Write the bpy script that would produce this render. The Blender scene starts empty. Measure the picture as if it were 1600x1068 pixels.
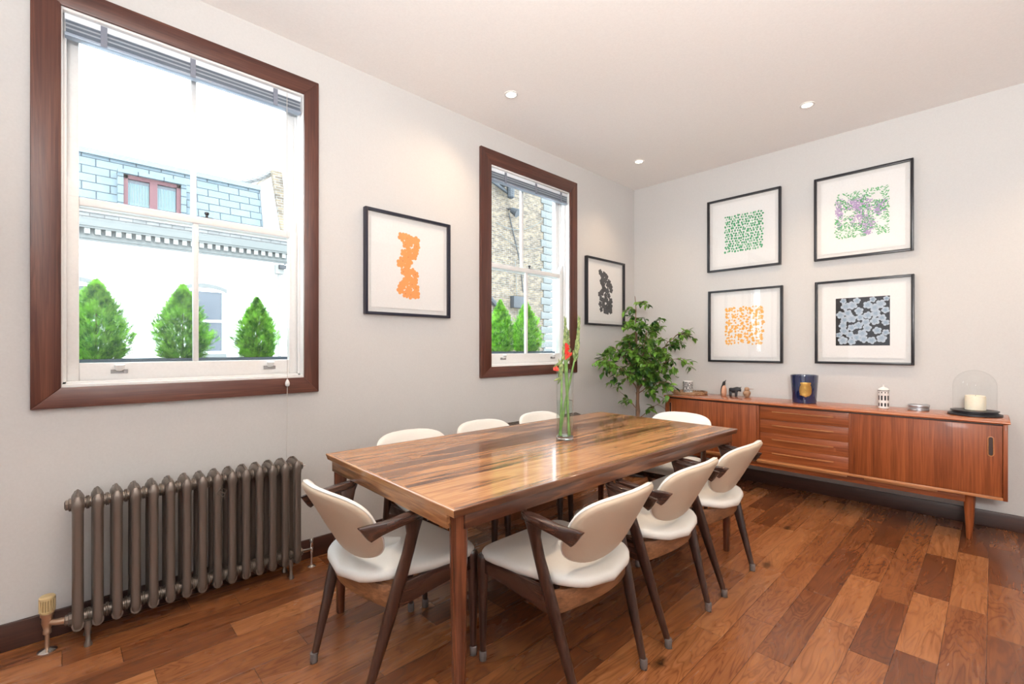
import bpy, bmesh, math, random
from mathutils import Vector, Matrix, noise
R = math.radians
PI = math.pi
sc = bpy.context.scene
col = sc.collection
random.seed(7)

# ---------------------------------------------------------------- camera
CAM_H = 1.2
XL, YB, ZC = -2.72, 4.47, 2.915        # left wall face, back wall face, ceiling height
XR, YF = 1.55, -1.75                   # unseen right and front walls
cam_d = bpy.data.cameras.new('camera')
cam = bpy.data.objects.new('camera', cam_d)
col.objects.link(cam)
cam.location = (0, 0, CAM_H)
cam.rotation_euler = (R(90), 0, 0.805)
cam_d.sensor_width = 36
cam_d.lens = 724 / 1600 * 36
cam_d.shift_y = 9 / 1600
cam_d.clip_start = 0.05
cam_d.clip_end = 200
sc.camera = cam

# ---------------------------------------------------------------- sky and exposure
w = bpy.data.worlds.new('sky')
sc.world = w
w.use_nodes = True
wn = w.node_tree
wn.nodes.clear()
wo = wn.nodes.new('ShaderNodeOutputWorld')
wb = wn.nodes.new('ShaderNodeBackground')
wg = wn.nodes.new('ShaderNodeTexCoord')
wsx = wn.nodes.new('ShaderNodeSeparateXYZ')
wr = wn.nodes.new('ShaderNodeValToRGB')
wr.color_ramp.elements[0].position = 0.0
wr.color_ramp.elements[0].color = (0.82, 0.91, 1.0, 1)
wr.color_ramp.elements[1].position = 0.7
wr.color_ramp.elements[1].color = (0.76, 0.88, 1.0, 1)
wn.links.new(wg.outputs['Generated'], wsx.inputs[0])
wn.links.new(wsx.outputs['Z'], wr.inputs[0])
wn.links.new(wr.outputs[0], wb.inputs[0])
wb.inputs[1].default_value = 8.0
wn.links.new(wb.outputs[0], wo.inputs[0])
sc.view_settings.view_transform = 'Standard'
sc.view_settings.look = 'None'
sc.view_settings.exposure = 0.04
sc.view_settings.gamma = 1.0
sc.view_settings.use_curve_mapping = False
try:
    sc.cycles.max_bounces = 12
    sc.cycles.diffuse_bounces = 6
    sc.cycles.transparent_max_bounces = 16
    sc.cycles.sample_clamp_indirect = 6.0
    sc.cycles.caustics_refractive = False
except Exception:
    pass

def area(name, loc, rot, sx, sy, power, colr):
    d = bpy.data.lights.new(name, 'AREA')
    d.shape = 'RECTANGLE'
    d.size, d.size_y = sx, sy
    d.energy = power
    d.color = colr
    o = bpy.data.objects.new(name, d)
    o.location = loc
    o.rotation_euler = rot
    col.objects.link(o)
    return o

# unseen bluish fill lights added in front of the solid front and right walls
area('front_fill_light', (-0.6, YF + 0.02, 1.65), (R(90), 0, 0), 2.6, 2.0, 13, (0.74, 0.87, 1.0))
area('right_fill_light', (XR - 0.02, 0.4, 1.7), (R(90), 0, R(90)), 2.4, 1.9, 5, (0.70, 0.85, 1.0))
# unseen fill light added behind the camera to brighten the ceiling
area('ceiling_fill_light', (0.45, -0.55, 1.75), (R(180 - 36), 0, R(-4)), 0.6, 0.6, 215, (1.0, 0.975, 0.95))
sd = bpy.data.lights.new('sun', 'SUN')
sd.energy = 3.0
sd.angle = R(4)
sd.color = (1.0, 0.96, 0.90)
so = bpy.data.objects.new('sun', sd)
so.rotation_euler = Vector((-0.62, 0.25, -0.75)).to_track_quat('-Z', 'Y').to_euler()
col.objects.link(so)
SPOT_W = 30
SPOT_COL = (1.0, 0.70, 0.44)

# ---------------------------------------------------------------- materials
MATS = {}
def newmat(name):
    m = bpy.data.materials.new(name)
    m.use_nodes = True
    nt = m.node_tree
    b = nt.nodes['Principled BSDF']
    MATS[name] = m
    return m, nt, b

def plain(name, c, rough=0.5, metal=0.0, coat=0.0, bump=0.0, bscale=80, spec=None, trans=0.0, sheen=0.0, sss=0.0):
    m, nt, b = newmat(name)
    b.inputs['Base Color'].default_value = (*c, 1)
    b.inputs['Roughness'].default_value = rough
    b.inputs['Metallic'].default_value = metal
    b.inputs['Coat Weight'].default_value = coat
    b.inputs['Transmission Weight'].default_value = trans
    if sss:
        b.inputs['Subsurface Weight'].default_value = sss
        b.inputs['Subsurface Radius'].default_value = (0.02, 0.015, 0.01)
    if spec is not None:
        b.inputs['Specular IOR Level'].default_value = spec
    tc = nt.nodes.new('ShaderNodeTexCoord')
    n = nt.nodes.new('ShaderNodeTexNoise')
    n.inputs['Scale'].default_value = bscale
    n.inputs['Detail'].default_value = 4
    nt.links.new(tc.outputs['Object'], n.inputs['Vector'])
    if bump:
        bp = nt.nodes.new('ShaderNodeBump')
        bp.inputs['Strength'].default_value = bump
        bp.inputs['Distance'].default_value = 0.002
        nt.links.new(n.outputs['Fac'], bp.inputs['Height'])
        nt.links.new(bp.outputs[0], b.inputs['Normal'])
    # faint tone variation
    mix = nt.nodes.new('ShaderNodeMix')
    mix.data_type = 'RGBA'
    mix.inputs[6].default_value = (*[x * 0.94 for x in c], 1)
    mix.inputs[7].default_value = (*[min(1, x * 1.05) for x in c], 1)
    nt.links.new(n.outputs['Fac'], mix.inputs[0])
    nt.links.new(mix.outputs[2], b.inputs['Base Color'])
    return m

def glassy(name, tint=(1, 1, 1), ior=1.45, rough=0.0, strength=1.0):
    """thin clear glass: see-through with a Fresnel reflection"""
    m = bpy.data.materials.new(name)
    m.use_nodes = True
    nt = m.node_tree
    nt.nodes.clear()
    o = nt.nodes.new('ShaderNodeOutputMaterial')
    t = nt.nodes.new('ShaderNodeBsdfTransparent')
    t.inputs[0].default_value = (*tint, 1)
    g = nt.nodes.new('ShaderNodeBsdfGlossy')
    g.inputs['Roughness'].default_value = rough
    geo = nt.nodes.new('ShaderNodeNewGeometry')
    dt = nt.nodes.new('ShaderNodeVectorMath')
    dt.operation = 'DOT_PRODUCT'
    nt.links.new(geo.outputs['Normal'], dt.inputs[0])
    nt.links.new(geo.outputs['Incoming'], dt.inputs[1])
    r0 = ((ior - 1) / (ior + 1)) ** 2
    ca = mathn(nt, 'ABSOLUTE', dt.outputs['Value'])
    sch = mathn(nt, 'POWER', mathn(nt, 'SUBTRACT', 1.0, ca), 5.0)
    fres = mathn(nt, 'ADD', mathn(nt, 'MULTIPLY', sch, 1.0 - r0), r0)
    mu = nt.nodes.new('ShaderNodeMath')
    mu.operation = 'MULTIPLY'
    mu.inputs[1].default_value = strength
    mx = nt.nodes.new('ShaderNodeMixShader')
    nt.links.new(fres, mu.inputs[0])
    mu.use_clamp = True
    nt.links.new(mu.outputs[0], mx.inputs[0])
    nt.links.new(t.outputs[0], mx.inputs[1])
    nt.links.new(g.outputs[0], mx.inputs[2])
    nt.links.new(mx.outputs[0], o.inputs[0])
    MATS[name] = m
    return m

def N(nt, t, **kw):
    n = nt.nodes.new('ShaderNode' + t)
    for k, v in kw.items():
        setattr(n, k, v)
    return n

def mathn(nt, op, a, b=None, c=None):
    n = nt.nodes.new('ShaderNodeMath')
    n.operation = op
    for i, x in enumerate((a, b, c)):
        if x is None:
            continue
        if isinstance(x, (int, float)):
            n.inputs[i].default_value = x
        else:
            nt.links.new(x, n.inputs[i])
    return n.outputs[0]

def wood(name, dark, mid, light, axis='Y', rough=0.35, coat=0.0, scale=1.0, streak=14, plank=0.0, contrast=1.0, coat_rough=0.08, spec=0.5, figure=1.0):
    """grain runs along AXIS; optional strips of width PLANK across X with their own tone"""
    m, nt, b = newmat(name)
    L = nt.links.new
    tc = N(nt, 'TexCoord')
    vec = tc.outputs['Object']
    strip = None
    if plank:
        sx = N(nt, 'SeparateXYZ')
        L(vec, sx.inputs[0])
        q = mathn(nt, 'FLOOR', mathn(nt, 'DIVIDE', sx.outputs['X'], plank))
        wnz = N(nt, 'TexWhiteNoise', noise_dimensions='1D')
        L(q, wnz.inputs['W'])
        strip = wnz.outputs['Value']
        cmb = N(nt, 'CombineXYZ')
        L(sx.outputs['X'], cmb.inputs[0])
        L(mathn(nt, 'ADD', sx.outputs['Y'], mathn(nt, 'MULTIPLY', strip, 7.3)), cmb.inputs[1])
        L(sx.outputs['Z'], cmb.inputs[2])
        vec = cmb.outputs[0]
    mp = N(nt, 'Mapping')
    s = {'X': (0.7, streak, streak), 'Y': (streak, 0.7, streak), 'Z': (streak, streak, 0.7)}[axis]
    mp.inputs['Scale'].default_value = [v * scale for v in s]
    L(vec, mp.inputs[0])
    n1 = N(nt, 'TexNoise')
    n1.inputs['Scale'].default_value = 1.0
    n1.inputs['Detail'].default_value = 5
    n1.inputs['Roughness'].default_value = 0.6
    n1.inputs['Distortion'].default_value = 0.6 * figure
    L(mp.outputs[0], n1.inputs['Vector'])
    mp2 = N(nt, 'Mapping')
    mp2.inputs['Scale'].default_value = [v * scale * 6 for v in s]
    L(vec, mp2.inputs[0])
    n2 = N(nt, 'TexNoise')
    n2.inputs['Scale'].default_value = 1.0
    n2.inputs['Detail'].default_value = 3
    L(mp2.outputs[0], n2.inputs['Vector'])
    # growth rings: bands of the slow noise
    ring = mathn(nt, 'FRACT', mathn(nt, 'MULTIPLY', n1.outputs['Fac'], 7.0))
    ring = mathn(nt, 'SUBTRACT', 1.0, mathn(nt, 'ABSOLUTE', mathn(nt, 'SUBTRACT', mathn(nt, 'MULTIPLY', ring, 2.0), 1.0)))
    fac = mathn(nt, 'ADD', mathn(nt, 'MULTIPLY', n1.outputs['Fac'], 0.75 * contrast), mathn(nt, 'MULTIPLY', n2.outputs['Fac'], 0.35))
    fac = mathn(nt, 'ADD', fac, mathn(nt, 'MULTIPLY', ring, 0.16 * contrast))
    fac = mathn(nt, 'SUBTRACT', fac, (contrast - 1.0) * 0.455)
    if strip is not None:
        fac = mathn(nt, 'ADD', fac, mathn(nt, 'MULTIPLY', mathn(nt, 'SUBTRACT', strip, 0.5), 0.22))
    cr = N(nt, 'ValToRGB')
    e = cr.color_ramp.elements
    e[0].position = 0.38 if contrast >= 1 else 0.3
    e[0].color = (*dark, 1)
    e[1].position = 0.85
    e[1].color = (*light, 1)
    x = e.new(0.6)
    x.color = (*mid, 1)
    L(fac, cr.inputs[0])
    L(cr.outputs[0], b.inputs['Base Color'])
    b.inputs['Roughness'].default_value = rough
    b.inputs['Coat Weight'].default_value = coat
    b.inputs['Coat Roughness'].default_value = coat_rough
    b.inputs['Specular IOR Level'].default_value = spec
    bp = N(nt, 'Bump')
    bp.inputs['Strength'].default_value = 0.12
    bp.inputs['Distance'].default_value = 0.001
    L(n2.outputs['Fac'], bp.inputs['Height'])
    L(bp.outputs[0], b.inputs['Normal'])
    return m

def floor_mat():
    m, nt, b = newmat('walnut_floor')
    L = nt.links.new
    tc = N(nt, 'TexCoord')
    sx = N(nt, 'SeparateXYZ')
    L(tc.outputs['Object'], sx.inputs[0])
    W = 0.127
    xs = mathn(nt, 'DIVIDE', mathn(nt, 'ADD', sx.outputs['X'], 0.147), W)
    xi = mathn(nt, 'FLOOR', xs)
    xf = mathn(nt, 'FRACT', xs)
    wn1 = N(nt, 'TexWhiteNoise', noise_dimensions='1D')
    L(xi, wn1.inputs['W'])
    ln = mathn(nt, 'ADD', mathn(nt, 'MULTIPLY', wn1.outputs['Value'], 0.45), 0.55)
    wn1b = N(nt, 'TexWhiteNoise', noise_dimensions='1D')
    L(mathn(nt, 'ADD', xi, 91.7), wn1b.inputs['W'])
    ys = mathn(nt, 'ADD', mathn(nt, 'DIVIDE', sx.outputs['Y'], ln), mathn(nt, 'MULTIPLY', wn1b.outputs['Value'], 13.0))
    yi = mathn(nt, 'FLOOR', ys)
    yf = mathn(nt, 'FRACT', ys)
    cid = N(nt, 'CombineXYZ')
    L(xi, cid.inputs[0])
    L(yi, cid.inputs[1])
    wn2 = N(nt, 'TexWhiteNoise', noise_dimensions='2D')
    L(cid.outputs[0], wn2.inputs['Vector'])
    rnd = wn2.outputs['Value']
    sc3 = N(nt, 'SeparateColor')
    L(wn2.outputs['Color'], sc3.inputs[0])
    # grain coordinates, shifted board by board
    cv = N(nt, 'CombineXYZ')
    L(mathn(nt, 'ADD', sx.outputs['X'], mathn(nt, 'MULTIPLY', rnd, 9.0)), cv.inputs[0])
    L(mathn(nt, 'ADD', sx.outputs['Y'], mathn(nt, 'MULTIPLY', sc3.outputs[1], 17.0)), cv.inputs[1])
    mp = N(nt, 'Mapping')
    mp.inputs['Scale'].default_value = (11, 1.8, 1)
    L(cv.outputs[0], mp.inputs[0])
    n1 = N(nt, 'TexNoise')
    n1.inputs['Scale'].default_value = 1.0
    n1.inputs['Detail'].default_value = 3
    n1.inputs['Distortion'].default_value = 0.6
    L(mp.outputs[0], n1.inputs['Vector'])
    ring = mathn(nt, 'FRACT', mathn(nt, 'MULTIPLY', n1.outputs['Fac'], 15.0))
    ring = mathn(nt, 'ABSOLUTE', mathn(nt, 'SUBTRACT', mathn(nt, 'MULTIPLY', ring, 2.0), 1.0))
    mp2 = N(nt, 'Mapping')
    mp2.inputs['Scale'].default_value = (62, 3.2, 1)
    L(cv.outputs[0], mp2.inputs[0])
    n2 = N(nt, 'TexNoise')
    n2.inputs['Scale'].default_value = 1.0
    n2.inputs['Detail'].default_value = 3
    L(mp2.outputs[0], n2.inputs['Vector'])
    fac = mathn(nt, 'ADD', mathn(nt, 'ADD', 0.08, mathn(nt, 'MULTIPLY', rnd, 0.42)), mathn(nt, 'MULTIPLY', n1.outputs['Fac'], 0.30))
    fac = mathn(nt, 'ADD', fac, mathn(nt, 'MULTIPLY', mathn(nt, 'SUBTRACT', 1.0, mathn(nt, 'POWER', ring, 3.0)), 0.20))
    fac = mathn(nt, 'ADD', fac, mathn(nt, 'MULTIPLY', n2.outputs['Fac'], 0.42))
    fac = mathn(nt, 'SUBTRACT', fac, 0.33)
    cr = N(nt, 'ValToRGB')
    e = cr.color_ramp.elements
    e[0].position = 0.10
    e[0].color = (0.085, 0.030, 0.013, 1)
    e[1].position = 1.0
    e[1].color = (0.46, 0.235, 0.110, 1)
    for p, c in ((0.35, (0.130, 0.040, 0.0135)), (0.6, (0.240, 0.088, 0.030)), (0.82, (0.36, 0.155, 0.060))):
        x = e.new(p)
        x.color = (*c, 1)
    L(fac, cr.inputs[0])
    # knots
    mk = N(nt, 'Mapping')
    mk.inputs['Scale'].default_value = (3.6, 1.5, 1)
    L(cv.outputs[0], mk.inputs[0])
    vo = N(nt, 'TexVoronoi')
    vo.inputs['Scale'].default_value = 1.0
    L(mk.outputs[0], vo.inputs['Vector'])
    nk = N(nt, 'TexNoise')
    nk.inputs['Scale'].default_value = 30
    L(cv.outputs[0], nk.inputs['Vector'])
    kd = mathn(nt, 'ADD', vo.outputs['Distance'], mathn(nt, 'MULTIPLY', mathn(nt, 'SUBTRACT', nk.outputs['Fac'], 0.5), 0.09))
    kr = N(nt, 'MapRange')
    kr.inputs[1].default_value = 0.035
    kr.inputs[2].default_value = 0.10
    kr.inputs[3].default_value = 0.22
    kr.inputs[4].default_value = 1.0
    L(kd, kr.inputs[0])
    # seams
    ex = mathn(nt, 'MINIMUM', xf, mathn(nt, 'SUBTRACT', 1.0, xf))
    ex = mathn(nt, 'MULTIPLY', ex, W)
    ey = mathn(nt, 'MULTIPLY', mathn(nt, 'MINIMUM', yf, mathn(nt, 'SUBTRACT', 1.0, yf)), ln)
    ed = mathn(nt, 'MINIMUM', ex, ey)
    sr = N(nt, 'MapRange')
    sr.inputs[1].default_value = 0.0004
    sr.inputs[2].default_value = 0.0018
    sr.inputs[3].default_value = 0.35
    sr.inputs[4].default_value = 1.0
    L(ed, sr.inputs[0])
    k = mathn(nt, 'MULTIPLY', kr.outputs[0], sr.outputs[0])
    mul = N(nt, 'Mix', data_type='RGBA', blend_type='MULTIPLY')
    mul.inputs[0].default_value = 1.0
    L(cr.outputs[0], mul.inputs[6])
    cc = N(nt, 'CombineColor')
    for i in range(3):
        L(k, cc.inputs[i])
    L(cc.outputs[0], mul.inputs[7])
    L(mul.outputs[2], b.inputs['Base Color'])
    rr = N(nt, 'MapRange')
    rr.inputs[3].default_value = 0.20
    rr.inputs[4].default_value = 0.34
    L(n1.outputs['Fac'], rr.inputs[0])
    L(rr.outputs[0], b.inputs['Roughness'])
    b.inputs['Specular IOR Level'].default_value = 0.5
    bp = N(nt, 'Bump')
    bp.inputs['Strength'].default_value = 0.35
    bp.inputs['Distance'].default_value = 0.0015
    L(mathn(nt, 'ADD', sr.outputs[0], mathn(nt, 'MULTIPLY', n2.outputs['Fac'], 0.10)), bp.inputs['Height'])
    L(bp.outputs[0], b.inputs['Normal'])
    return m

def brick_mat(name, c1, c2, mortar, bw, bh, off=0.5, msize=0.012, rough=0.9, axes='YZ', noise_amt=0.35):
    m, nt, b = newmat(name)
    L = nt.links.new
    tc = N(nt, 'TexCoord')
    sx = N(nt, 'SeparateXYZ')
    L(tc.outputs['Object'], sx.inputs[0])
    cb = N(nt, 'CombineXYZ')
    L(sx.outputs[axes[0]], cb.inputs[0])
    L(sx.outputs[axes[1]], cb.inputs[1])
    br = N(nt, 'TexBrick')
    br.offset = off
    br.inputs['Scale'].default_value = 1.0
    br.inputs['Brick Width'].default_value = bw
    br.inputs['Row Height'].default_value = bh
    br.inputs['Mortar Size'].default_value = msize
    br.inputs['Mortar Smooth'].default_value = 0.2
    br.inputs['Bias'].default_value = -0.1
    br.inputs['Color1'].default_value = (*c1, 1)
    br.inputs['Color2'].default_value = (*c2, 1)
    br.inputs['Mortar'].default_value = (*mortar, 1)
    L(cb.outputs[0], br.inputs['Vector'])
    n = N(nt, 'TexNoise')
    n.inputs['Scale'].default_value = 6
    n.inputs['Detail'].default_value = 6
    L(tc.outputs['Object'], n.inputs['Vector'])
    mx = N(nt, 'Mix', data_type='RGBA', blend_type='MULTIPLY')
    mx.inputs[0].default_value = noise_amt
    L(br.outputs['Color'], mx.inputs[6])
    cr = N(nt, 'ValToRGB')
    cr.color_ramp.elements[0].position = 0.35
    cr.color_ramp.elements[1].position = 0.6
    cr.color_ramp.elements[0].color = (0.45, 0.45, 0.45, 1)
    L(n.outputs['Fac'], cr.inputs[0])
    L(cr.outputs[0], mx.inputs[7])
    L(mx.outputs[2], b.inputs['Base Color'])
    b.inputs['Roughness'].default_value = rough
    bp = N(nt, 'Bump')
    bp.inputs['Strength'].default_value = 0.6
    bp.inputs['Distance'].default_value = 0.01
    L(mathn(nt, 'SUBTRACT', 1.0, br.outputs['Fac']), bp.inputs['Height'])
    L(bp.outputs[0], b.inputs['Normal'])
    return m

def leaf_mat(name, c1, c2, rough=0.4, tr=0.35, per_obj_scale=8):
    m, nt, b = newmat(name)
    L = nt.links.new
    tc = N(nt, 'TexCoord')
    n = N(nt, 'TexNoise')
    n.inputs['Scale'].default_value = per_obj_scale
    n.inputs['Detail'].default_value = 3
    L(tc.outputs['Object'], n.inputs['Vector'])
    cr = N(nt, 'ValToRGB')
    cr.color_ramp.elements[0].position = 0.36
    cr.color_ramp.elements[0].color = (*c1, 1)
    cr.color_ramp.elements[1].position = 0.64
    cr.color_ramp.elements[1].color = (*c2, 1)
    L(n.outputs['Fac'], cr.inputs[0])
    L(cr.outputs[0], b.inputs['Base Color'])
    b.inputs['Roughness'].default_value = rough
    t = N(nt, 'BsdfTranslucent')
    L(cr.outputs[0], t.inputs[0])
    mx = N(nt, 'MixShader')
    mx.inputs[0].default_value = tr
    out = nt.nodes['Material Output']
    L(b.outputs[0], mx.inputs[1])
    L(t.outputs[0], mx.inputs[2])
    L(mx.outputs[0], out.inputs[0])
    return m

M = {}
M['wall'] = plain('painted_plaster_wall', (0.585, 0.578, 0.566), 0.85, bump=0.05, bscale=120)
M['ceiling'] = plain('painted_plaster_ceiling', (0.90, 0.885, 0.87), 0.9, bump=0.03, bscale=100)
M['floor'] = floor_mat()
M['skirt'] = wood('dark_skirting_wood', (0.020, 0.007, 0.0045), (0.036, 0.012, 0.007), (0.062, 0.021, 0.012), 'Y', 0.4, contrast=0.8)
M['skirtx'] = wood('dark_skirting_wood_crosswise', (0.020, 0.007, 0.0045), (0.036, 0.012, 0.007), (0.062, 0.021, 0.012), 'X', 0.4, contrast=0.8)
ARC = ((0.032, 0.010, 0.0075), (0.074, 0.023, 0.015), (0.135, 0.050, 0.030))
M['arch_z'] = wood('stained_oak_upright', *ARC, 'Z', 0.33, contrast=0.9, streak=22, figure=1.6)
M['arch_y'] = wood('stained_oak_level', *ARC, 'Y', 0.33, contrast=0.9, streak=22, figure=1.6)
M['white'] = plain('white_gloss_paint', (0.80, 0.80, 0.79), 0.35)
M['glass'] = glassy('window_glass', (0.97, 0.99, 0.98), 1.45)
M['picglass'] = glassy('picture_glass', (0.99, 0.99, 0.99), 1.45)
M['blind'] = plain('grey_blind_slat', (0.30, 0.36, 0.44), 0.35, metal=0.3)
M['blindlight'] = plain('pale_backlit_blind', (0.74, 0.80, 0.86), 0.4)
M['tape'] = plain('grey_blind_tape', (0.20, 0.22, 0.27), 0.8)
M['cordw'] = plain('white_cord', (0.55, 0.53, 0.50), 0.6)
M['chrome'] = plain('chrome', (0.80, 0.78, 0.75), 0.16, metal=1.0)
M['rad'] = plain('gunmetal_radiator_paint', (0.155, 0.125, 0.105), 0.36, metal=0.55, bump=0.15, bscale=200)
M['cream'] = plain('cream_plastic', (0.55, 0.42, 0.22), 0.45)
M['copper'] = plain('copper_pipe', (0.48, 0.33, 0.23), 0.35, metal=0.8)
M['black'] = plain('black_painted_wood', (0.012, 0.012, 0.016), 0.35)
M['navyblack'] = plain('blue_black_painted_wood', (0.008, 0.009, 0.022), 0.4)
M['mat'] = plain('white_mount_board', (0.80, 0.79, 0.77), 0.9)
M['paper'] = plain('white_art_paper', (0.86, 0.855, 0.84), 0.85)
RW = ((0.095, 0.032, 0.012), (0.29, 0.122, 0.042), (0.50, 0.245, 0.092))
M['top'] = wood('rosewood_table_top', (0.088, 0.033, 0.014), (0.310, 0.138, 0.054), (0.51, 0.262, 0.112), 'Y', 0.26, coat=0.40, streak=11, plank=0.115, coat_rough=0.07, contrast=1.65, spec=0.35)
M['band'] = wood('rosewood_edge_band', (0.13, 0.048, 0.020), (0.33, 0.145, 0.058), (0.50, 0.26, 0.115), 'X', 0.25, coat=0.6, streak=14)
M['lip'] = wood('rosewood_long_edge_shaded', (0.040, 0.014, 0.008), (0.115, 0.042, 0.020), (0.24, 0.105, 0.048), 'Y', 0.28, coat=0.4, streak=14)  # long edge darkened to paint its shade away from the windows
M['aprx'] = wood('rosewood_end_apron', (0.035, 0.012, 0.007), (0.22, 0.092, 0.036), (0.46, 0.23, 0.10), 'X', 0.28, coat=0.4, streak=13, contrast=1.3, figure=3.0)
M['apry'] = wood('rosewood_side_apron_shaded', (0.026, 0.009, 0.006), (0.068, 0.022, 0.011), (0.20, 0.076, 0.031), 'Y', 0.28, coat=0.4, streak=13, contrast=1.2, figure=2.0)  # dark tone paints the shade on the side turned from the windows
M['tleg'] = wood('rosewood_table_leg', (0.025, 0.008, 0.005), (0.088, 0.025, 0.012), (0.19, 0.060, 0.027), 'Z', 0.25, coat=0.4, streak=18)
CH = ((0.010, 0.0045, 0.003), (0.031, 0.012, 0.008), (0.068, 0.027, 0.016))
M['ch_z'] = wood('dark_rosewood_upright', *CH, 'Z', 0.3, coat=0.35, streak=26)
M['ch_y'] = wood('dark_rosewood_arm', *CH, 'Y', 0.26, coat=0.5, streak=26)
M['ch_x'] = wood('rosewood_back_rail', (0.05, 0.02, 0.01), (0.14, 0.058, 0.025), (0.24, 0.11, 0.05), 'X', 0.35, coat=0.3, streak=26)
M['leather'] = plain('cream_white_leather', (0.74, 0.73, 0.69), 0.40, bump=0.18, bscale=260, coat=0.1)
M['leatherback'] = plain('cream_leather_reverse_dimmed', (0.50, 0.405, 0.305), 0.5, bump=0.15, bscale=260)  # tan tone carries the dim warm light on the chair backs
M['cap'] = plain('frosted_clear_plastic', (0.24, 0.20, 0.185), 0.25, trans=0.4)
TK = ((0.080, 0.017, 0.005), (0.215, 0.052, 0.014), (0.35, 0.100, 0.029))
M['teak_z'] = wood('teak_upright_grain', *TK, 'Z', 0.42, coat=0.03, spec=0.3, streak=26, contrast=0.85, figure=0.5)
M['teak_x'] = wood('teak_level_grain', *TK, 'X', 0.40, coat=0.05, spec=0.3, streak=20, contrast=0.85, figure=0.5)
M['teak_top'] = wood('teak_polished_top', (0.19, 0.050, 0.016), (0.36, 0.105, 0.036), (0.48, 0.17, 0.062), 'X', 0.24, coat=0.55, streak=16, contrast=0.7, coat_rough=0.12)
M['teak_edge'] = wood('teak_pale_edge', (0.24, 0.085, 0.03), (0.40, 0.155, 0.055), (0.52, 0.23, 0.09), 'X', 0.3, coat=0.3, streak=16, contrast=0.7)
M['teak_gap_shade'] = plain('cabinet_gap_shade', (0.03, 0.010, 0.005), 0.5)  # near-black standing in for the shade in gaps and recesses

# ---------------------------------------------------------------- mesh building
class MB:
    def __init__(s):
        s.v = []
        s.f = []
    def add(s, vs, fs, mat=None):
        k = len(s.v)
        s.v += [tuple(p) for p in vs]
        s.f += [tuple(i + k for i in f) for f in fs]
        return s
    def box(s, a, b):
        x0, y0, z0 = [min(a[i], b[i]) for i in range(3)]
        x1, y1, z1 = [max(a[i], b[i]) for i in range(3)]
        v = [(x0, y0, z0), (x1, y0, z0), (x1, y1, z0), (x0, y1, z0), (x0, y0, z1), (x1, y0, z1), (x1, y1, z1), (x0, y1, z1)]
        return s.add(v, [(0, 3, 2, 1), (4, 5, 6, 7), (0, 1, 5, 4), (1, 2, 6, 5), (2, 3, 7, 6), (3, 0, 4, 7)])
    def loft(s, rings, cap=True, close=False):
        n = len(rings[0])
        vs = [p for r in rings for p in r]
        fs = []
        m = len(rings)
        for i in range(m if close else m - 1):
            j = (i + 1) % m
            for k in range(n):
                l = (k + 1) % n
                fs.append((i * n + k, i * n + l, j * n + l, j * n + k))
        if cap and not close:
            if cap != 'last':
                fs.append(tuple(reversed(range(n))))
            if cap != 'first':
                fs.append(tuple((m - 1) * n + k for k in range(n)))
        return s.add(vs, fs)
    def lathe(s, prof, c=(0, 0, 0), n=32, cap=True):
        """prof: list of (r, z) upward"""
        rings = []
        for r, z in prof:
            rings.append([(c[0] + r * math.cos(2 * PI * k / n), c[1] + r * math.sin(2 * PI * k / n), c[2] + z) for k in range(n)])
        return s.loft(rings, cap)
    def tube(s, pts, rad, n=8, sq=(1, 1), cap=True):
        pts = [Vector(p) for p in pts]
        rs = rad if isinstance(rad, (list, tuple)) else [rad] * len(pts)
        rings = []
        up = None
        for i, p in enumerate(pts):
            t = (pts[min(i + 1, len(pts) - 1)] - pts[max(i - 1, 0)]).normalized()
            if up is None:
                up = Vector((0, 0, 1)) if abs(t.z) < 0.9 else Vector((1, 0, 0))
            a = t.cross(up)
            if a.length < 1e-6:
                a = t.orthogonal()
            a.normalize()
            up = a.cross(t).normalized()
            rings.append([p + (a * math.cos(2 * PI * k / n) * sq[0] + up * math.sin(2 * PI * k / n) * sq[1]) * rs[i] for k in range(n)])
        return s.loft(rings, cap)
    def build(s, name, mat, parent=None, smooth=None, bevel=0.0, seg=2, loc=None, rot=None):
        me = bpy.data.meshes.new(name)
        me.from_pydata(s.v, [], s.f)
        bm = bmesh.new()
        bm.from_mesh(me)
        bmesh.ops.recalc_face_normals(bm, faces=bm.faces)
        if bevel:
            es = [e for e in bm.edges if len(e.link_faces) == 2 and e.calc_face_angle(0) > R(30)]
            bmesh.ops.bevel(bm, geom=es, offset=bevel, segments=seg, affect='EDGES', profile=0.5, clamp_overlap=True)
        bm.to_mesh(me)
        bm.free()
        if smooth is not None or bevel:
            for p in me.polygons:
                p.use_smooth = True
            me.set_sharp_from_angle(angle=R(smooth if smooth is not None else 40))
        me.materials.append(MATS_OR(mat))
        o = bpy.data.objects.new(name, me)
        col.objects.link(o)
        if parent is not None:
            o.parent = parent
        if loc is not None:
            o.location = loc
        if rot is not None:
            o.rotation_euler = rot
        return o

def MATS_OR(m):
    return M[m] if isinstance(m, str) else m

def empty(name, loc=(0, 0, 0), rz=0.0):
    o = bpy.data.objects.new(name, None)
    o.empty_display_size = 0.1
    o.location = loc
    o.rotation_euler = (0, 0, rz)
    col.objects.link(o)
    return o

def tag(o, label=None, cat=None, group=None, kind=None):
    if label: o['label'] = label
    if cat: o['category'] = cat
    if group: o['group'] = group
    if kind: o['kind'] = kind
    return o

def thing(name, label, cat, loc=(0, 0, 0), rz=0.0, group=None):
    return tag(empty(name, loc, rz), label, cat, group)

def struct(o):
    o['kind'] = 'structure'
    return o

def kids(o):
    return [c for c in bpy.data.objects if c.parent == o]

def copy_tree(o, parent=None):
    c = o.copy()
    col.objects.link(c)
    if parent is not None:
        c.parent = parent
        c.matrix_parent_inverse = o.matrix_parent_inverse.copy()
    for ch in kids(o):
        copy_tree(ch, c)
    return c

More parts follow.
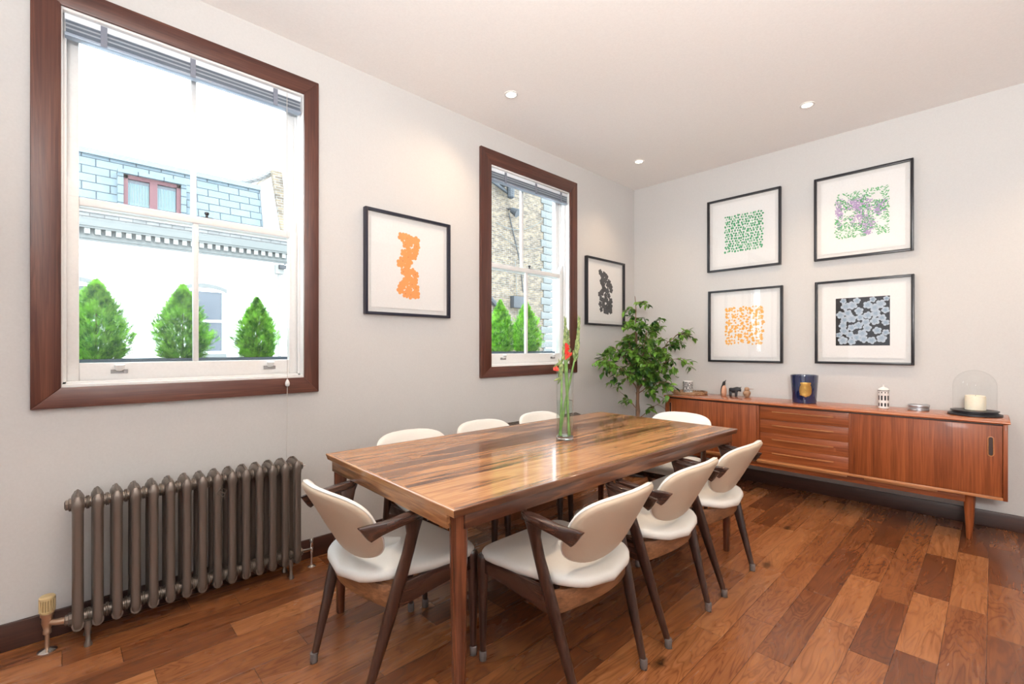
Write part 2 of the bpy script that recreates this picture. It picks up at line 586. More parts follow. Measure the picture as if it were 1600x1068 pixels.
def rbox(name, a, b, mat, parent=None, bev=0.002, seg=2):
    return MB().box(a, b).build(name, mat, parent, bevel=bev, seg=seg)

# ---------------------------------------------------------------- room shell
struct(MB().box((XL - 0.16, YF - 0.15, -0.12), (XR + 0.15, YB + 0.15, 0)).build('floor', 'floor'))
struct(MB().box((XL - 0.16, YF - 0.15, ZC), (XR + 0.15, YB + 0.15, ZC + 0.2)).build('ceiling', 'ceiling'))
W1 = (-0.035, 0.985, 1.02, 2.645)
W2 = (2.36, 3.36, 1.035, 2.645)
wl = MB()
x0, x1 = XL - 0.16, XL
zs = [0.0, ZC]
def wallseg(y0, y1, z0, z1):
    wl.box((x0, y0, z0), (x1, y1, z1))
wallseg(YF - 0.15, W1[0], 0, ZC)
wallseg(W1[0], W1[1], 0, W1[2])
wallseg(W1[0], W1[1], W1[3], ZC)
wallseg(W1[1], W2[0], 0, ZC)
wallseg(W2[0], W2[1], 0, W2[2])
wallseg(W2[0], W2[1], W2[3], ZC)
wallseg(W2[1], YB + 0.15, 0, ZC)
struct(wl.build('wall_left', 'wall'))
struct(MB().box((XL, YB, 0), (XR, YB + 0.15, ZC)).build('wall_back', 'wall'))
struct(MB().box((XR, YF, 0), (XR + 0.15, YB + 0.15, ZC)).build('wall_right', 'wall'))
struct(MB().box((XL, YF - 0.15, 0), (XR + 0.15, YF, ZC)).build('wall_front', 'wall'))
def skirting(name, a, b, mat):
    return struct(rbox(name, a, b, mat, bev=0.003))
skirting('baseboard_left', (XL, YF, 0), (XL + 0.018, YB, 0.107), 'skirt')
skirting('baseboard_back', (XL + 0.018, YB - 0.018, 0), (XR, YB, 0.107), 'skirtx')

# ---------------------------------------------------------------- windows
def make_window(nm, yo0, yo1, zo0, zo1, yi0, yi1, zi0, zi1, meet, ymid):
    w_ = struct(empty(nm, (0, 0, 0)))
    d = 0.024
    X = XL
    # timber architrave, four mitred boards
    def board(pts, mat):
        vs = [(X, y, z) for y, z in pts] + [(X + d, y, z) for y, z in pts]
        MB().add(vs, [(0, 1, 2, 3), (7, 6, 5, 4), (0, 4, 5, 1), (1, 5, 6, 2), (2, 6, 7, 3), (3, 7, 4, 0)]).build('architrave', mat, w_, bevel=0.002)
    board([(yo0, zo0), (yo0, zo1), (yi0, zi1), (yi0, zi0)], 'arch_z')
    board([(yo1, zo0), (yo1, zo1), (yi1, zi1), (yi1, zi0)], 'arch_z')
    board([(yo0, zo1), (yo1, zo1), (yi1, zi1), (yi0, zi1)], 'arch_y')
    board([(yo0, zo0), (yo1, zo0), (yi1, zi0), (yi0, zi0)], 'arch_y')
    # white box frame
    b = MB()
    fx0, fx1 = X - 0.15, X + 0.012
    t = 0.022
    b.box((fx0, yi0 - 0.018, zi0 - 0.012), (fx1, yi0 + t - 0.018, zi1 + 0.012))
    b.box((fx0, yi1 - t + 0.018, zi0 - 0.012), (fx1, yi1 + 0.018, zi1 + 0.012))
    b.box((fx0, yi0, zi1 - t + 0.012), (fx1, yi1, zi1 + 0.012))
    b.box((fx0 - 0.03, yi0, zi0 - 0.014), (fx1, yi1, zi0 + 0.012))
    # staff and parting beads
    for xx in (X - 0.040, X - 0.098):
        b.box((xx - 0.008, yi0, zi0), (xx + 0.008, yi0 + 0.016, zi1))
        b.box((xx - 0.008, yi1 - 0.016, zi0), (xx + 0.008, yi1, zi1))
    b.box((X - 0.048, yi0, zi0 + 0.01), (X - 0.032, yi1, zi0 + 0.022))
    b.build('box_frame', 'white', w_, bevel=0.002)
    def sash(x, z0, z1, bot, top, stile, name, horns):
        s = MB()
        a0, a1 = yi0 + 0.006, yi1 - 0.006
        s.box((x, a0, z0), (x + 0.04, a0 + stile, z1))
        s.box((x, a1 - stile, z0), (x + 0.04, a1, z1))
        s.box((x, a0 + stile, z0), (x + 0.04, a1 - stile, z0 + bot))
        s.box((x, a0 + stile, z1 - top), (x + 0.04, a1 - stile, z1))
        s.box((x + 0.008, ymid - 0.012, z0 + bot), (x + 0.034, ymid + 0.012, z1 - top))
        o = s.build(name, 'white', w_, bevel=0.004)
        # glazing panes
        MB().box((x + 0.016, a0 + stile - 0.004, z0 + bot - 0.004), (x + 0.019, ymid - 0.010, z1 - top + 0.004)).build('window_pane', 'glass', o)
        MB().box((x + 0.016, ymid + 0.010, z0 + bot - 0.004), (x + 0.019, a1 - stile + 0.004, z1 - top + 0.004)).build('window_pane', 'glass', o)
        # curved sash horns
        if horns:
            for ya in (a0, a1 - stile):
                pr = [(0, 0), (0.02, 0.006), (0.035, 0.03), (0.03, 0.055), (0.012, 0.075), (0.0, 0.085)]
                q = MB()
                sgn = 1 if ya == a0 else -1
                base = ya if ya == a0 else ya + stile
                pts = [(0.0, 0)] + [(0.006 + 1.0 * (stile - 0.006) * math.cos(k / 7 * PI / 2) ** 0.7 * (1 if k < 7 else 0), 0.085 * (k / 7)) for k in range(8)]
                vs = [(x + 0.003, base + sgn * p, z1 + h) for p, h in pts] + [(x + 0.037, base + sgn * p, z1 + h) for p, h in pts]
                n = len(pts)
                fs = [tuple(range(n)), tuple(reversed(range(n, 2 * n)))] + [(k, (k + 1) % n, (k + 1) % n + n, k + n) for k in range(n)]
                q.add(vs, fs).build('sash_horn', 'white', o)
        return o
    lo = sash(X - 0.092, zi0 + 0.012, meet + 0.022, 0.088, 0.036, 0.050, 'lower_sash', True)
    up = sash(X - 0.146, meet - 0.018, zi1 - 0.008, 0.036, 0.05, 0.050, 'upper_sash', False)
    # sash fastener on the meeting rail
    f = MB()
    f.box((X - 0.09, ymid - 0.0 + 0.03, meet + 0.022), (X - 0.065, ymid + 0.075, meet + 0.028))
    f.lathe([(0.006, 0), (0.006, 0.012), (0.011, 0.018), (0.011, 0.026), (0.004, 0.031)], (X - 0.078, ymid + 0.05, meet + 0.028), 12)
    f.build('sash_fastener', M['black'], w_)
    for yy in (yi0 + 0.19, yi1 - 0.16):
        l = MB()
        l.box((X - 0.052, yy - 0.03, zi0 + 0.05), (X - 0.048, yy + 0.03, zi0 + 0.068))
        lo_ = l.build('sash_lift', 'tin_', w_, smooth=40)
        MB().tube([(X - 0.049, yy, zi0 + 0.066), (X - 0.036, yy, zi0 + 0.070), (X - 0.030, yy, zi0 + 0.090)], [0.012, 0.017, 0.019], 14, (1.0, 0.5)).build('finger_pull', 'white', lo_, smooth=60)
    # outside stone sill
    MB().box((X - 0.46, yo0, zi0 - 0.10), (X - 0.15, yo1, zi0 - 0.03)).build('outer_sill', M['stone'], w_, bevel=0.006)
    return w_
M['tin_'] = plain('grey_lift_plate', (0.30, 0.29, 0.29), 0.4, metal=0.5)
M['stone'] = plain('grey_stone', (0.30, 0.30, 0.29), 0.8, bump=0.3, bscale=60)
make_window('window_1', -0.106, 1.048, 0.948, 2.722, -0.016, 0.968, 1.033, 2.632, 1.838, 0.469)
make_window('window_2', 2.268, 3.440, 0.970, 2.735, 2.374, 3.335, 1.052, 2.625, 1.858, 2.850)

def blind(label, y0, y1, ztop, tapes, cord_y=None):
    t = thing('venetian_blind', label, 'blind', (XL - 0.018, (y0 + y1) / 2, ztop))
    hw = (y1 - y0) / 2 - 0.004
    rbox('headrail', (-0.022, -hw, -0.026), (0.018, hw, 0), 'blindlight', t)
    # gathered slats
    s1, s2 = MB(), MB()
    z = -0.028
    for k in range(14):
        rows = [(-0.021, z), (-0.010, z + 0.0014), (0.004, z + 0.0014), (0.017, z - 0.0002)]
        vs = []
        for sy in (-hw + 0.004, hw - 0.004):
            for x, zz in rows:
                vs.append((x, sy, zz))
            for x, zz in reversed(rows):
                vs.append((x, sy, zz - 0.0012))
        n = 8
        fs = [tuple(range(n)), tuple(reversed(range(n, 2 * n)))] + [(k2, (k2 + 1) % n, (k2 + 1) % n + n, k2 + n) for k2 in range(n)]
        (s2 if k in (3, 4, 8, 9) else s1).add(vs, fs)  # pale slats paint the daylight showing through the stack
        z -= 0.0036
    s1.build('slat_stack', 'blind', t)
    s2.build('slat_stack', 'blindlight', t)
    rbox('bottom_rail', (-0.022, -hw, z - 0.014), (0.018, hw, z), 'blind', t)
    for f in tapes:
        yy = -hw + 2 * hw * f
        MB().box((0.0185, yy - 0.011, z - 0.015), (0.021, yy + 0.011, -0.004)).build('ladder_tape', 'tape', t)
    if cord_y is not None:
        c = MB()
        cy = cord_y - (y0 + y1) / 2
        c.tube([(0.050, cy, -0.02), (0.055, cy, -1.0), (0.057, cy, -1.60), (0.055, cy - 0.003, -2.02)], 0.0014, 6)
        cd = c.build('pull_cord', 'cordw', t)
        MB().lathe([(0.003, 0), (0.011, 0.006), (0.012, 0.02), (0.008, 0.032), (0.003, 0.04)], (0.057, cy, -1.63), 14).build('cord_toggle', 'white', cd, smooth=50)
    return t
blind('grey slatted blind gathered up at the top of the large left window', -0.010, 0.962, 2.617, (0.13, 0.47, 0.86), 0.872)
blind('grey slatted blind gathered up at the top of the window beside the flowers', 2.380, 3.329, 2.610, (0.17, 0.55, 0.9))

# ---------------------------------------------------------------- downlights
downlight_xy = [(-2.265, 2.17, None), (-2.265, 3.80, None), (-0.914, 3.77, None), (-0.914, 2.15, None), (-0.914, 0.50, None), (-2.265, 0.50, None), (0.44, 3.77, None), (0.44, 2.15, None)]
DL_LABELS = ['recessed round ceiling spotlight above the orange flower print wall, leftmost in view',
             'recessed round ceiling spotlight nearest the corner of the two walls',
             'recessed round ceiling spotlight over the sideboard, rightmost in view']
def make_downlight(x, y, i):
    nm = 'ceiling_spotlight'
    t = empty(nm, (x, y, ZC))
    tag(t, DL_LABELS[i] if i < 3 else None, 'ceiling light', 'recessed ceiling spotlights')
    MB().lathe([(0.047, -0.001), (0.047, -0.004), (0.040, -0.007), (0.034, -0.006), (0.032, -0.001)], (0, 0, 0), 32, cap=False).build('trim_ring', 'white', t, smooth=50)
    MB().lathe([(0.002, -0.0025), (0.029, -0.0025), (0.033, -0.001)], (0, 0, 0), 28).build('bulb', M['lamp'], t, smooth=50)
    return t
m_, nt_, b_ = newmat('lamp_face')
b_.inputs['Base Color'].default_value = (1, 0.9, 0.75, 1)
b_.inputs['Emission Color'].default_value = (1.0, 0.86, 0.66, 1)
b_.inputs['Emission Strength'].default_value = 12.0
M['lamp'] = m_
for i, (x, y, _) in enumerate(downlight_xy):
    if i < 3:
        make_downlight(x, y, i)
    d = bpy.data.lights.new('spot_beam', 'SPOT')
    d.energy = SPOT_W * (0.85 if x < -2 else 1.5)
    d.color = SPOT_COL
    d.spot_size = R(112)
    d.spot_blend = 0.9
    d.shadow_soft_size = 0.022
    o = bpy.data.objects.new('spot_beam', d)
    o.location = (x, y, ZC - 0.012)
    if i == 0:
        o.rotation_euler = (R(-26), R(8), 0)
    col.objects.link(o)

# ---------------------------------------------------------------- dining table
TZ = 0.72
tb = thing('dining_table', 'long rosewood dining table with glossy top and a glass vase on it', 'table', (-1.578, 1.858, 0), -0.026)
hx, hy = 0.500, 1.022
def slab(name, ins0, ins1, z0, z1, mat, parent):
    pass
LW = 0.013
tp = MB()
tp.box((-hx + LW, -hy + LW, TZ - 0.026), (hx - LW, hy - LW, TZ))
tp.build('tabletop', 'top', tb)
def lipping(p, mat):
    # p: plan corners outer0, outer1, inner1, inner0
    q = MB()
    rows = [(TZ - 0.026, 0.006), (TZ - 0.004, 0.0), (TZ - 0.001, 0.0008), (TZ + 0.0002, 0.0025)]
    rings = []
    for z, ins in rows:
        r = []
        for k_, (x, y) in enumerate(p):
            if k_ < 2:
                x -= math.copysign(ins, x); y -= math.copysign(ins, y)
            r.append((x, y, z))
        rings.append(r)
    q.loft(rings)
    q.build('edge_lipping', mat, tb, smooth=20)
for sg in (-1, 1):
    lipping([(-hx, sg * hy), (hx, sg * hy), (hx - LW, sg * (hy - LW)), (-hx + LW, sg * (hy - LW))], 'band')
    lipping([(sg * hx, -hy), (sg * hx, hy), (sg * (hx - LW), hy - LW), (sg * (hx - LW), -hy + LW)], 'lip')
ai = 0.020
for sgn in (-1, 1):
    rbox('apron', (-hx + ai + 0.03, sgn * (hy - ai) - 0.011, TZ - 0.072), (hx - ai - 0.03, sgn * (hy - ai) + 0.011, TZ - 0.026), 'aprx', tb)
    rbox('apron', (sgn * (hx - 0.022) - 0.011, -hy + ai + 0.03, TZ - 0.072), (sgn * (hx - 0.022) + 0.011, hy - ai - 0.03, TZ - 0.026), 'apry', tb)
for sx_ in (-1, 1):
    for sy_ in (-1, 1):
        l = MB()
        cx, cy = sx_ * (hx - 0.044), sy_ * (hy - 0.050)
        rings = []
        for z, r in ((0.0, 0.0155), (0.004, 0.0175), (0.25, 0.0215), (0.5, 0.0250), (TZ - 0.09, 0.0265), (TZ - 0.027, 0.0270)):
            ring = []
            for k in range(24):
                a = 2 * PI * k / 24
                c_, s_ = math.cos(a), math.sin(a)
                n_ = 2.6
                ring.append((cx + r * math.copysign(abs(c_) ** (2 / n_), c_), cy + r * math.copysign(abs(s_) ** (2 / n_), s_), z))
            rings.append(ring)
        l.loft(rings)
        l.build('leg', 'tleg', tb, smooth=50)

# ---------------------------------------------------------------- dining chairs
def ell(cx, cy, cz, a, b, n=14, plane='xy', p=2.4):
    out = []
    for k in range(n):
        t = 2 * PI * k / n
        c_, s_ = math.cos(t), math.sin(t)
        u = a * math.copysign(abs(c_) ** (2 / p), c_)
        v = b * math.copysign(abs(s_) ** (2 / p), s_)
        if plane == 'xy':
            out.append((cx + u, cy + v, cz))
        elif plane == 'xz':
            out.append((cx + u, cy, cz + v))
    return out

def make_chair(label):
    t = thing('dining_chair', label, 'chair', group='rosewood dining chairs around the table')
    # rear legs lean forward and carry the arm tips
    for s in (-1, 1):
        l = MB()
        rings = []
        for z, x, y, a, b in ((0.0, .186, 0.0, .0095, .0115), (.05, .1905, .014, .0115, .0135), (.2, .204, .060, .0145, .020), (.33, .2155, .098, .0150, .0255), (.40, .222, .118, .0150, .0265),
                              (.50, .231, .148, .0135, .0235), (.57, .237, .164, .0135, .025), (.603, .241, .165, .0135, .034), (.626, .244, .172, .013, .039), (.637, .246, .192, .009, .016)):
            rings.append(ell(s * x, y, z, a, b))
        l.loft(rings)
        o = l.build('leg', 'ch_z', t, smooth=60)
        MB().lathe([(0.0125, 0), (0.0145, 0.002), (0.0145, 0.036), (0.0138, 0.037)], (s * .188, 0.004, -0.0005), 16).build('foot_cap', 'cap', o, smooth=50)
        # front leg
        l = MB()
        rings = []
        for z, x, y, r in ((0.0, .215, .457, .0095), (.05, .216, .456, .011), (.25, .220, .452, .0165), (.36, .222, .449, .020), (.405, .223, .447, .0195), (.415, .223, .446, .014)):
            rings.append(ell(s * x, y, z, r, r * 1.05))
        l.loft(rings)
        o = l.build('leg', 'ch_z', t, smooth=60)
        MB().lathe([(0.0125, 0), (0.0145, 0.002), (0.0145, 0.036), (0.0138, 0.037)], (s * .2155, 0.457, -0.0005), 16).build('foot_cap', 'cap', o, smooth=50)
        # arm: a blade that widens towards the backrest
        a_ = MB()
        rings = []
        for y, x, hw, zt, zb in ((.212, .246, .006, .647, .641), (.207, .246, .011, .649, .634), (.185, .2455, .0165, .6495, .620), (.150, .245, .019, .6475, .6165), (.110, .244, .0185, .644, .6125),
                                 (.070, .2425, .0155, .6405, .606), (.040, .2375, .0125, .639, .597), (.018, .2345, .010, .639, .5875), (.008, .2325, .0092, .639, .583), (.000, .231, .0088, .639, .590), (-.012, .2285, .008, .638, .606), (-.024, .2265, .0075, .637, .624), (-.030, .2255, .007, .636, .632)):
            rings.append(ell(s * x, y, (zt + zb) / 2 - .005, hw, (zt - zb) / 2, 16, 'xz', 5.5))
        a_.loft(rings)
        a_.build('armrest', 'ch_y', t, smooth=50)
        # side rail
        r_ = MB()
        rings = []
        for y, x, zt, zb in ((.10, .212, .398, .318), (.13, .214, .398, .318), (.25, .217, .400, .332), (.36, .219, .402, .342), (.445, .221, .404, .346)):
            rings.append([(s * (x - .009), y, zb), (s * (x + .009), y, zb), (s * (x + .009), y, zt), (s * (x - .009), y, zt)])
        r_.loft(rings)
        r_.build('side_rail', 'ch_y', t, bevel=0.003)
    # front and rear rails
    rbox('front_rail', (-.215, .437, .350), (.215, .455, .400), 'ch_y', t, 0.003)
    r_ = MB()
    rings = []
    for k in range(17):
        u = -1 + k / 8
        y = .105 - .055 * (1 - u * u)
        x = u * .214
        zt = .398
        zb = .336 - .018 * abs(u) ** 2
        rings.append([(x, y - .008, zb), (x, y + .008, zb), (x, y + .008, zt), (x, y - .008, zt)])
    r_.loft(rings)
    r_.build('rear_rail', 'ch_x', t, bevel=0.002)
    # seat cushion
    NX = 40
    def outline(grow, z, dome=0):
        pts = []
        for k in range(NX):
            th = 2 * PI * k / NX
            c_, s_ = math.cos(th), math.sin(th)
            n_ = 7.0
            u = math.copysign(abs(c_) ** (2 / n_), c_)
            v = math.copysign(abs(s_) ** (2 / n_), s_)
            yy = .270 + v * .205
            half = .202 + (yy - .065) * 0.10
            x = u * (half + grow) 
            y = yy + v * grow
            if v < 0:
                y -= .060 * (1 - u * u) * (-v)
            else:
                y += .012 * (1 - u * u) * v
            # keep clear of the rear legs
            pts.append((x, y, z - 0.006 * (1 - u * u) + (0.018 * max(0, -v) * u * u)))
        return pts
    s_ = MB()
    rings = [outline(-.010, .396), outline(-.003, .399), outline(.001, .409), outline(.001, .420), outline(-.004, .429), outline(-.014, .434), outline(-.030, .437)]
    def shrink(ring, f, z):
        cx, cy = 0, .27
        return [((p[0] - cx) * f + cx, (p[1] - cy) * f + cy, p[2] + z) for p in ring]
    base = outline(-.030, .437)
    for f, dz in ((.85, .002), (.65, .003), (.4, .003), (.15, .003), (.02, .003)):
        rings.append(shrink(base, f, dz))
    s_.loft(rings)
    s_.build('seat', 'leather', t, smooth=60)
    # backrest: curved shield
    NB = 48
    zc = .610
    def rim(f, off):
        pts = []
        for k in range(NB):
            th = 2 * PI * k / NB
            c_, s2 = math.cos(th), math.sin(th)
            if s2 >= 0:
                n_, h = 4.2, .100
            else:
                n_, h = 2.3, .150
            u = math.copysign(abs(c_) ** (2 / n_), c_)
            v = math.copysign(abs(s2) ** (2 / n_), s2)
            x = .224 * u * f
            z = zc + h * v * f + (0.014 * (1 - u * u) if s2 > 0 else 0) * f
            y = .012 - (z - zc) * .56 - .055 * (1 - (x / .224) ** 2) + .030
            nrm = Vector((-.35 * (x / .224), 1, .56)).normalized()
            q = Vector((x, y, z)) + nrm * off
            pts.append(tuple(q))
        return pts
    th_ = .017
    f_ = MB()
    rings = [rim(.02, th_ + .004), rim(.4, th_ + .003), rim(.75, th_ + .0), rim(.90, th_ - .002), rim(.965, th_ - .007), rim(.995, .004), rim(1.0, -.004)]
    f_.loft(rings, cap='first')
    fo = f_.build('backrest', 'leather', t, smooth=70)
    b2 = MB()
    rings = [rim(1.0, -.004), rim(.99, -.010), rim(.965, -.015), rim(.9, -.018), rim(.6, -.019), rim(.3, -.019), rim(.02, -.019)]
    b2.loft(rings, cap='last')
    b2.build('back_panel', 'leatherback', fo, smooth=70)
    p_ = MB()
    ring = rim(1.004, -.003)
    p_.tube(ring + [ring[0]], .0028, 6)
    p_.build('piping', 'leather', fo, smooth=70)
    return t

chairs = [
    ('near end chair at the head of the table with its back to the camera, closest to the radiator', (-1.612, 0.684), 0.035),
    ('nearest of the three chairs on the right side of the table', (-0.905, 1.370), PI / 2 + 0.0),
    ('middle of the three chairs on the right side of the table', (-0.900, 1.926), PI / 2 + 0.0),
    ('farthest of the three chairs on the right side, nearest the sideboard drawers', (-0.898, 2.477), PI / 2 + 0.0),
    ('nearest chair on the window side of the table, only its rounded back top showing beside the long radiator', (-2.285, 1.415), -PI / 2),
    ('middle chair on the window side of the table, back top showing below the orange flower print', (-2.285, 1.95), -PI / 2),
    ('farthest chair on the window side of the table, back top showing beside the flower vase', (-2.290, 2.495), -PI / 2),
    ('chair at the far end of the table in front of the sideboard left door', (-1.572, 3.205), PI + 0.0),
]
proto = make_chair(chairs[0][0])
for i, (lb, (x, y), rz) in enumerate(chairs):
    o = proto if i == 0 else copy_tree(proto)
    o['label'] = 'rosewood dining chair with cream leather seat, ' + lb if False else lb
    o.location = (x, y, 0.0008)
    o.rotation_euler = (0, 0, rz)
labels = ['white leather chair at the near end of the table, beside the radiator',
          'cream leather armchair nearest the camera on the long right side of the table',
          'cream leather armchair in the middle of the right side of the table',
          'cream leather armchair at the far right of the table, nearest the sideboard drawers',
          'chair back peeking over the window side of the table, nearest the long radiator',
          'chair back peeking over the window side of the table, middle of three',
          'chair back peeking over the window side of the table, just left of the flower vase',
          'white leather chair at the far end of the table, before the sideboard']
for o, lb in zip([x for x in bpy.data.objects if x.name.startswith('dining_chair')], labels):
    o['label'] = lb

# ---------------------------------------------------------------- radiators
def make_radiator(label, loc, nsec, pitch):
    t = thing('column_radiator', label, 'radiator', loc, group='cast iron column radiators')
    # local: +x into room, y along wall
    sec = MB()
    Z0, Z1 = 0.075, 0.600
    for cx, ry in ((0.068, .019), (-0.042, .019)):
        rings = []
        for z, r in ((Z0 + .0, .006), (Z0 + .012, .015), (Z0 + .035, .0185), (Z0 + .07, .0175), (Z1 - .06, .0175), (Z1 - .035, .0205), (Z1 - .012, .0185), (Z1 + .006, .009)):
            ring = []
            for k in range(20):
                a = 2 * PI * k / 20
                rr = r * (1 - 0.13 * (math.exp(-((a % (2 * PI) if a < PI else a - 2 * PI) / .18) ** 2)))
                ring.append((cx + rr * 1.05 * math.cos(a), rr * math.sin(a), z))
            rings.append(ring)
        sec.loft(rings)
    # domed crown and foot joining the two columns
    for zz, sg in ((Z1 - .022, 1), (Z0 + .022, -1)):
        rings = []
        for k in range(11):
            x = -.052 + .130 * k / 10
            u = (k - 5) / 5
            h = .024 + .012 * (1 - u * u)
            wv = .019 + .003 * (1 - abs(u))
            rings.append([(x, wv * math.cos(2 * PI * j / 14), zz + sg * (h * .5 if sg > 0 else h * .4) * 0 + h * math.sin(2 * PI * j / 14) * (1 if math.sin(2 * PI * j / 14) * sg > 0 else .8)) for j in range(14)])
        sec.loft(rings)
    # small crest on top
    sec.tube([(0.075, 0, Z1 - .012), (.06, 0, Z1 + .010), (.013, 0, Z1 + .020), (-.04, 0, Z1 + .008)], .0045, 8)
    # pipe connectors to the next section
    first = None
    for i in range(nsec):
        y = i * pitch
        if first is None:
            o = sec.build('radiator_section', 'rad', t, smooth=50)
            first = o
        else:
            o = first.copy()
            col.objects.link(o)
            o.parent = t
        o.location = (0, y, 0)
    L_ = (nsec - 1) * pitch
    for nm, zz in (('top_connector', Z1 - .030), ('bottom_connector', Z0 + .035)):
        c = MB()
        seq = []
        for i in range(nsec - 1):
            y = i * pitch
            seq += [(.0215, y + .015), (.0215, y + .024), (.0275, y + .026), (.0275, y + pitch / 2 - .002), (.025, y + pitch / 2), (.0275, y + pitch / 2 + .002), (.0275, y + pitch - .026), (.0215, y + pitch - .024), (.0215, y + pitch - .016)]
        c.loft([[(.03 + r * math.cos(2 * PI * j / 16), yy, zz + r * math.sin(2 * PI * j / 16)) for j in range(16)] for r, yy in seq])
        c.build(nm, 'rad', t, smooth=50)
    # end bushes
    for yy, sg in ((0, -1), (L_, 1)):
        b = MB()
        seq = [(.026, yy + sg * .012), (.026, yy + sg * .026), (.020, yy + sg * .028), (.020, yy + sg * .036), (.012, yy + sg * .040)]
        for zz in (Z1 - .030, Z0 + .035):
            b.loft([[(.03 + r * math.cos(2 * PI * j / 8 + PI / 8), y_, zz + r * math.sin(2 * PI * j / 8 + PI / 8)) for j in range(8)] for r, y_ in seq])
        b.build('end_bush', 'rad', t, smooth=30)
    b = MB()
    b.tube([(.03, L_ + .03, Z1 - .03), (.03, L_ + .052, Z1 - .03)], .005, 8)
    b.build('bleed_valve', 'chrome', t, smooth=40)
    # cast feet
    for yy in (pitch * .5, L_ - pitch * .5):
        for cx in (.062, -.040):
            f = MB()
            rings = []
            for z, r, dx in ((0, .013, .006), (.006, .014, .006), (.02, .008, .002), (.05, .008, 0), (.075, .013, -.004), (.10, .016, -.01)):
                rings.append([(cx + dx + r * math.cos(2 * PI * j / 12), yy + r * math.sin(2 * PI * j / 12), z) for j in range(12)])
            f.loft(rings)
            f.build('foot', 'rad', t, smooth=50)
    # maker's plate ring between sections
    return t, L_
rad1, L1 = make_radiator('dark grey column radiator under the large left window', (-2.600, 0.033, 0), 15, 0.060)
# wall-hung tag of crossed wire on the front
tg = MB()
tg.tube([(.088, .470, .520), (.090, .488, .545), (.090, .512, .530), (.089, .500, .500), (.088, .470, .520)], .0022, 6)
tg.tube([(.090, .478, .532), (.089, .506, .514)], .0022, 6)
tg.build('wire_badge', 'rad', rad1, smooth=40)
# thermostatic valve at the left
v = MB()
vc = (0.0, -0.088)
v.lathe([(.030, 0), (.030, .002), (.024, .006), (.012, .010), (.0075, .012)], (vc[0], vc[1], 0), 24)
ve = v.build('floor_collar', 'chrome', rad1, smooth=40)
v = MB()
v.lathe([(.0075, .008), (.0075, .070)], (vc[0], vc[1], 0), 14)
v.build('pipe', 'copper', rad1, smooth=50)
v = MB()
v.lathe([(.009, .066), (.013, .070), (.013, .082), (.011, .085), (.014, .10), (.017, .112), (.017, .135), (.021, .140), (.021, .150)], (vc[0], vc[1], 0), 18)
v.tube([(vc[0], vc[1], .112), (.02, -.06, .112), (.03, -.035, .112)], [.010, .012, .013], 12)
vb = v.build('thermostatic_valve', 'copper', rad1, smooth=45)
v = MB()
v.lathe([(.020, .150), (.024, .158), (.024, .162)], (vc[0], vc[1], 0), 24)
v.lathe([(.0245, .205), (.0245, .214), (.020, .219), (.006, .221)], (vc[0], vc[1], 0), 24)
v.lathe([(.017, .160), (.017, .207)], (vc[0], vc[1], 0), 18)
for k in range(18):
    a = 2 * PI * k / 18
    v.tube([(vc[0] + .0225 * math.cos(a), vc[1] + .0225 * math.sin(a), .160), (vc[0] + .0225 * math.cos(a), vc[1] + .0225 * math.sin(a), .208)], .0024, 6)
v.build('valve_head', 'cream', vb, smooth=40)
# lockshield on the right
v = MB()
rc = (0.0, L1 + .098)
v.lathe([(.022, 0), (.022, .002), (.010, .007), (.006, .009)], (rc[0], rc[1], 0), 20)
v.lathe([(.006, .008), (.006, .075), (.010, .078), (.010, .105), (.008, .108)], (rc[0], rc[1], 0), 14)
v.lathe([(.009, .108), (.010, .110), (.010, .150), (.008, .153)], (rc[0], rc[1], 0), 14)
v.tube([(rc[0], rc[1], .095), (.02, L1 + .06, .103), (.03, L1 + .035, .110)], [.008, .009, .010], 10)
v.build('lockshield_valve', 'chrome', rad1, smooth=45)
rad2, L2_ = make_radiator('radiator under the far window, only its crests showing behind the chairs', (-2.600, 2.44, 0), 15, 0.060)

# ---------------------------------------------------------------- sideboard
SB = thing('teak_sideboard', 'long low teak sideboard on tapered legs against the back wall', 'sideboard', (-1.033, 4.24, 0))
sx0, sx1 = -1.103, 1.103       # local x
fy, by = -0.215, 0.215         # local y: front, back
def sb(name, a, b, mat, par=SB, bev=0.0015):
    return rbox(name, a, b, mat, par, bev)
# top with a rounded lip
tpm = MB()
tpm.loft([[(sx0 + i, fy - .006 + i, z), (sx1 - i, fy - .006 + i, z), (sx1 - i, by, z), (sx0 + i, by, z)] for i, z in ((.010, .741), (.001, .746), (0, .752), (.003, .757), (.008, .760))])
tpm.build('top', 'teak_top', SB, smooth=60)
sb('side_panel', (sx0 + .012, fy, .285), (sx0 + .032, by, .741), 'teak_z')
sb('side_panel', (sx1 - .032, fy, .285), (sx1 - .012, by, .741), 'teak_z')
sb('back_panel', (sx0 + .032, by - .012, .300), (sx1 - .032, by - .002, .741), 'teak_x')
sb('bottom_panel', (sx0 + .032, fy, .286), (sx1 - .032, by - .012, .303), 'teak_edge')
sb('top_rail', (sx0 + .032, fy + .006, .733), (sx1 - .032, fy + .02, .741), 'teak_gap_shade')  # rail coloured as the shaded gap above the doors
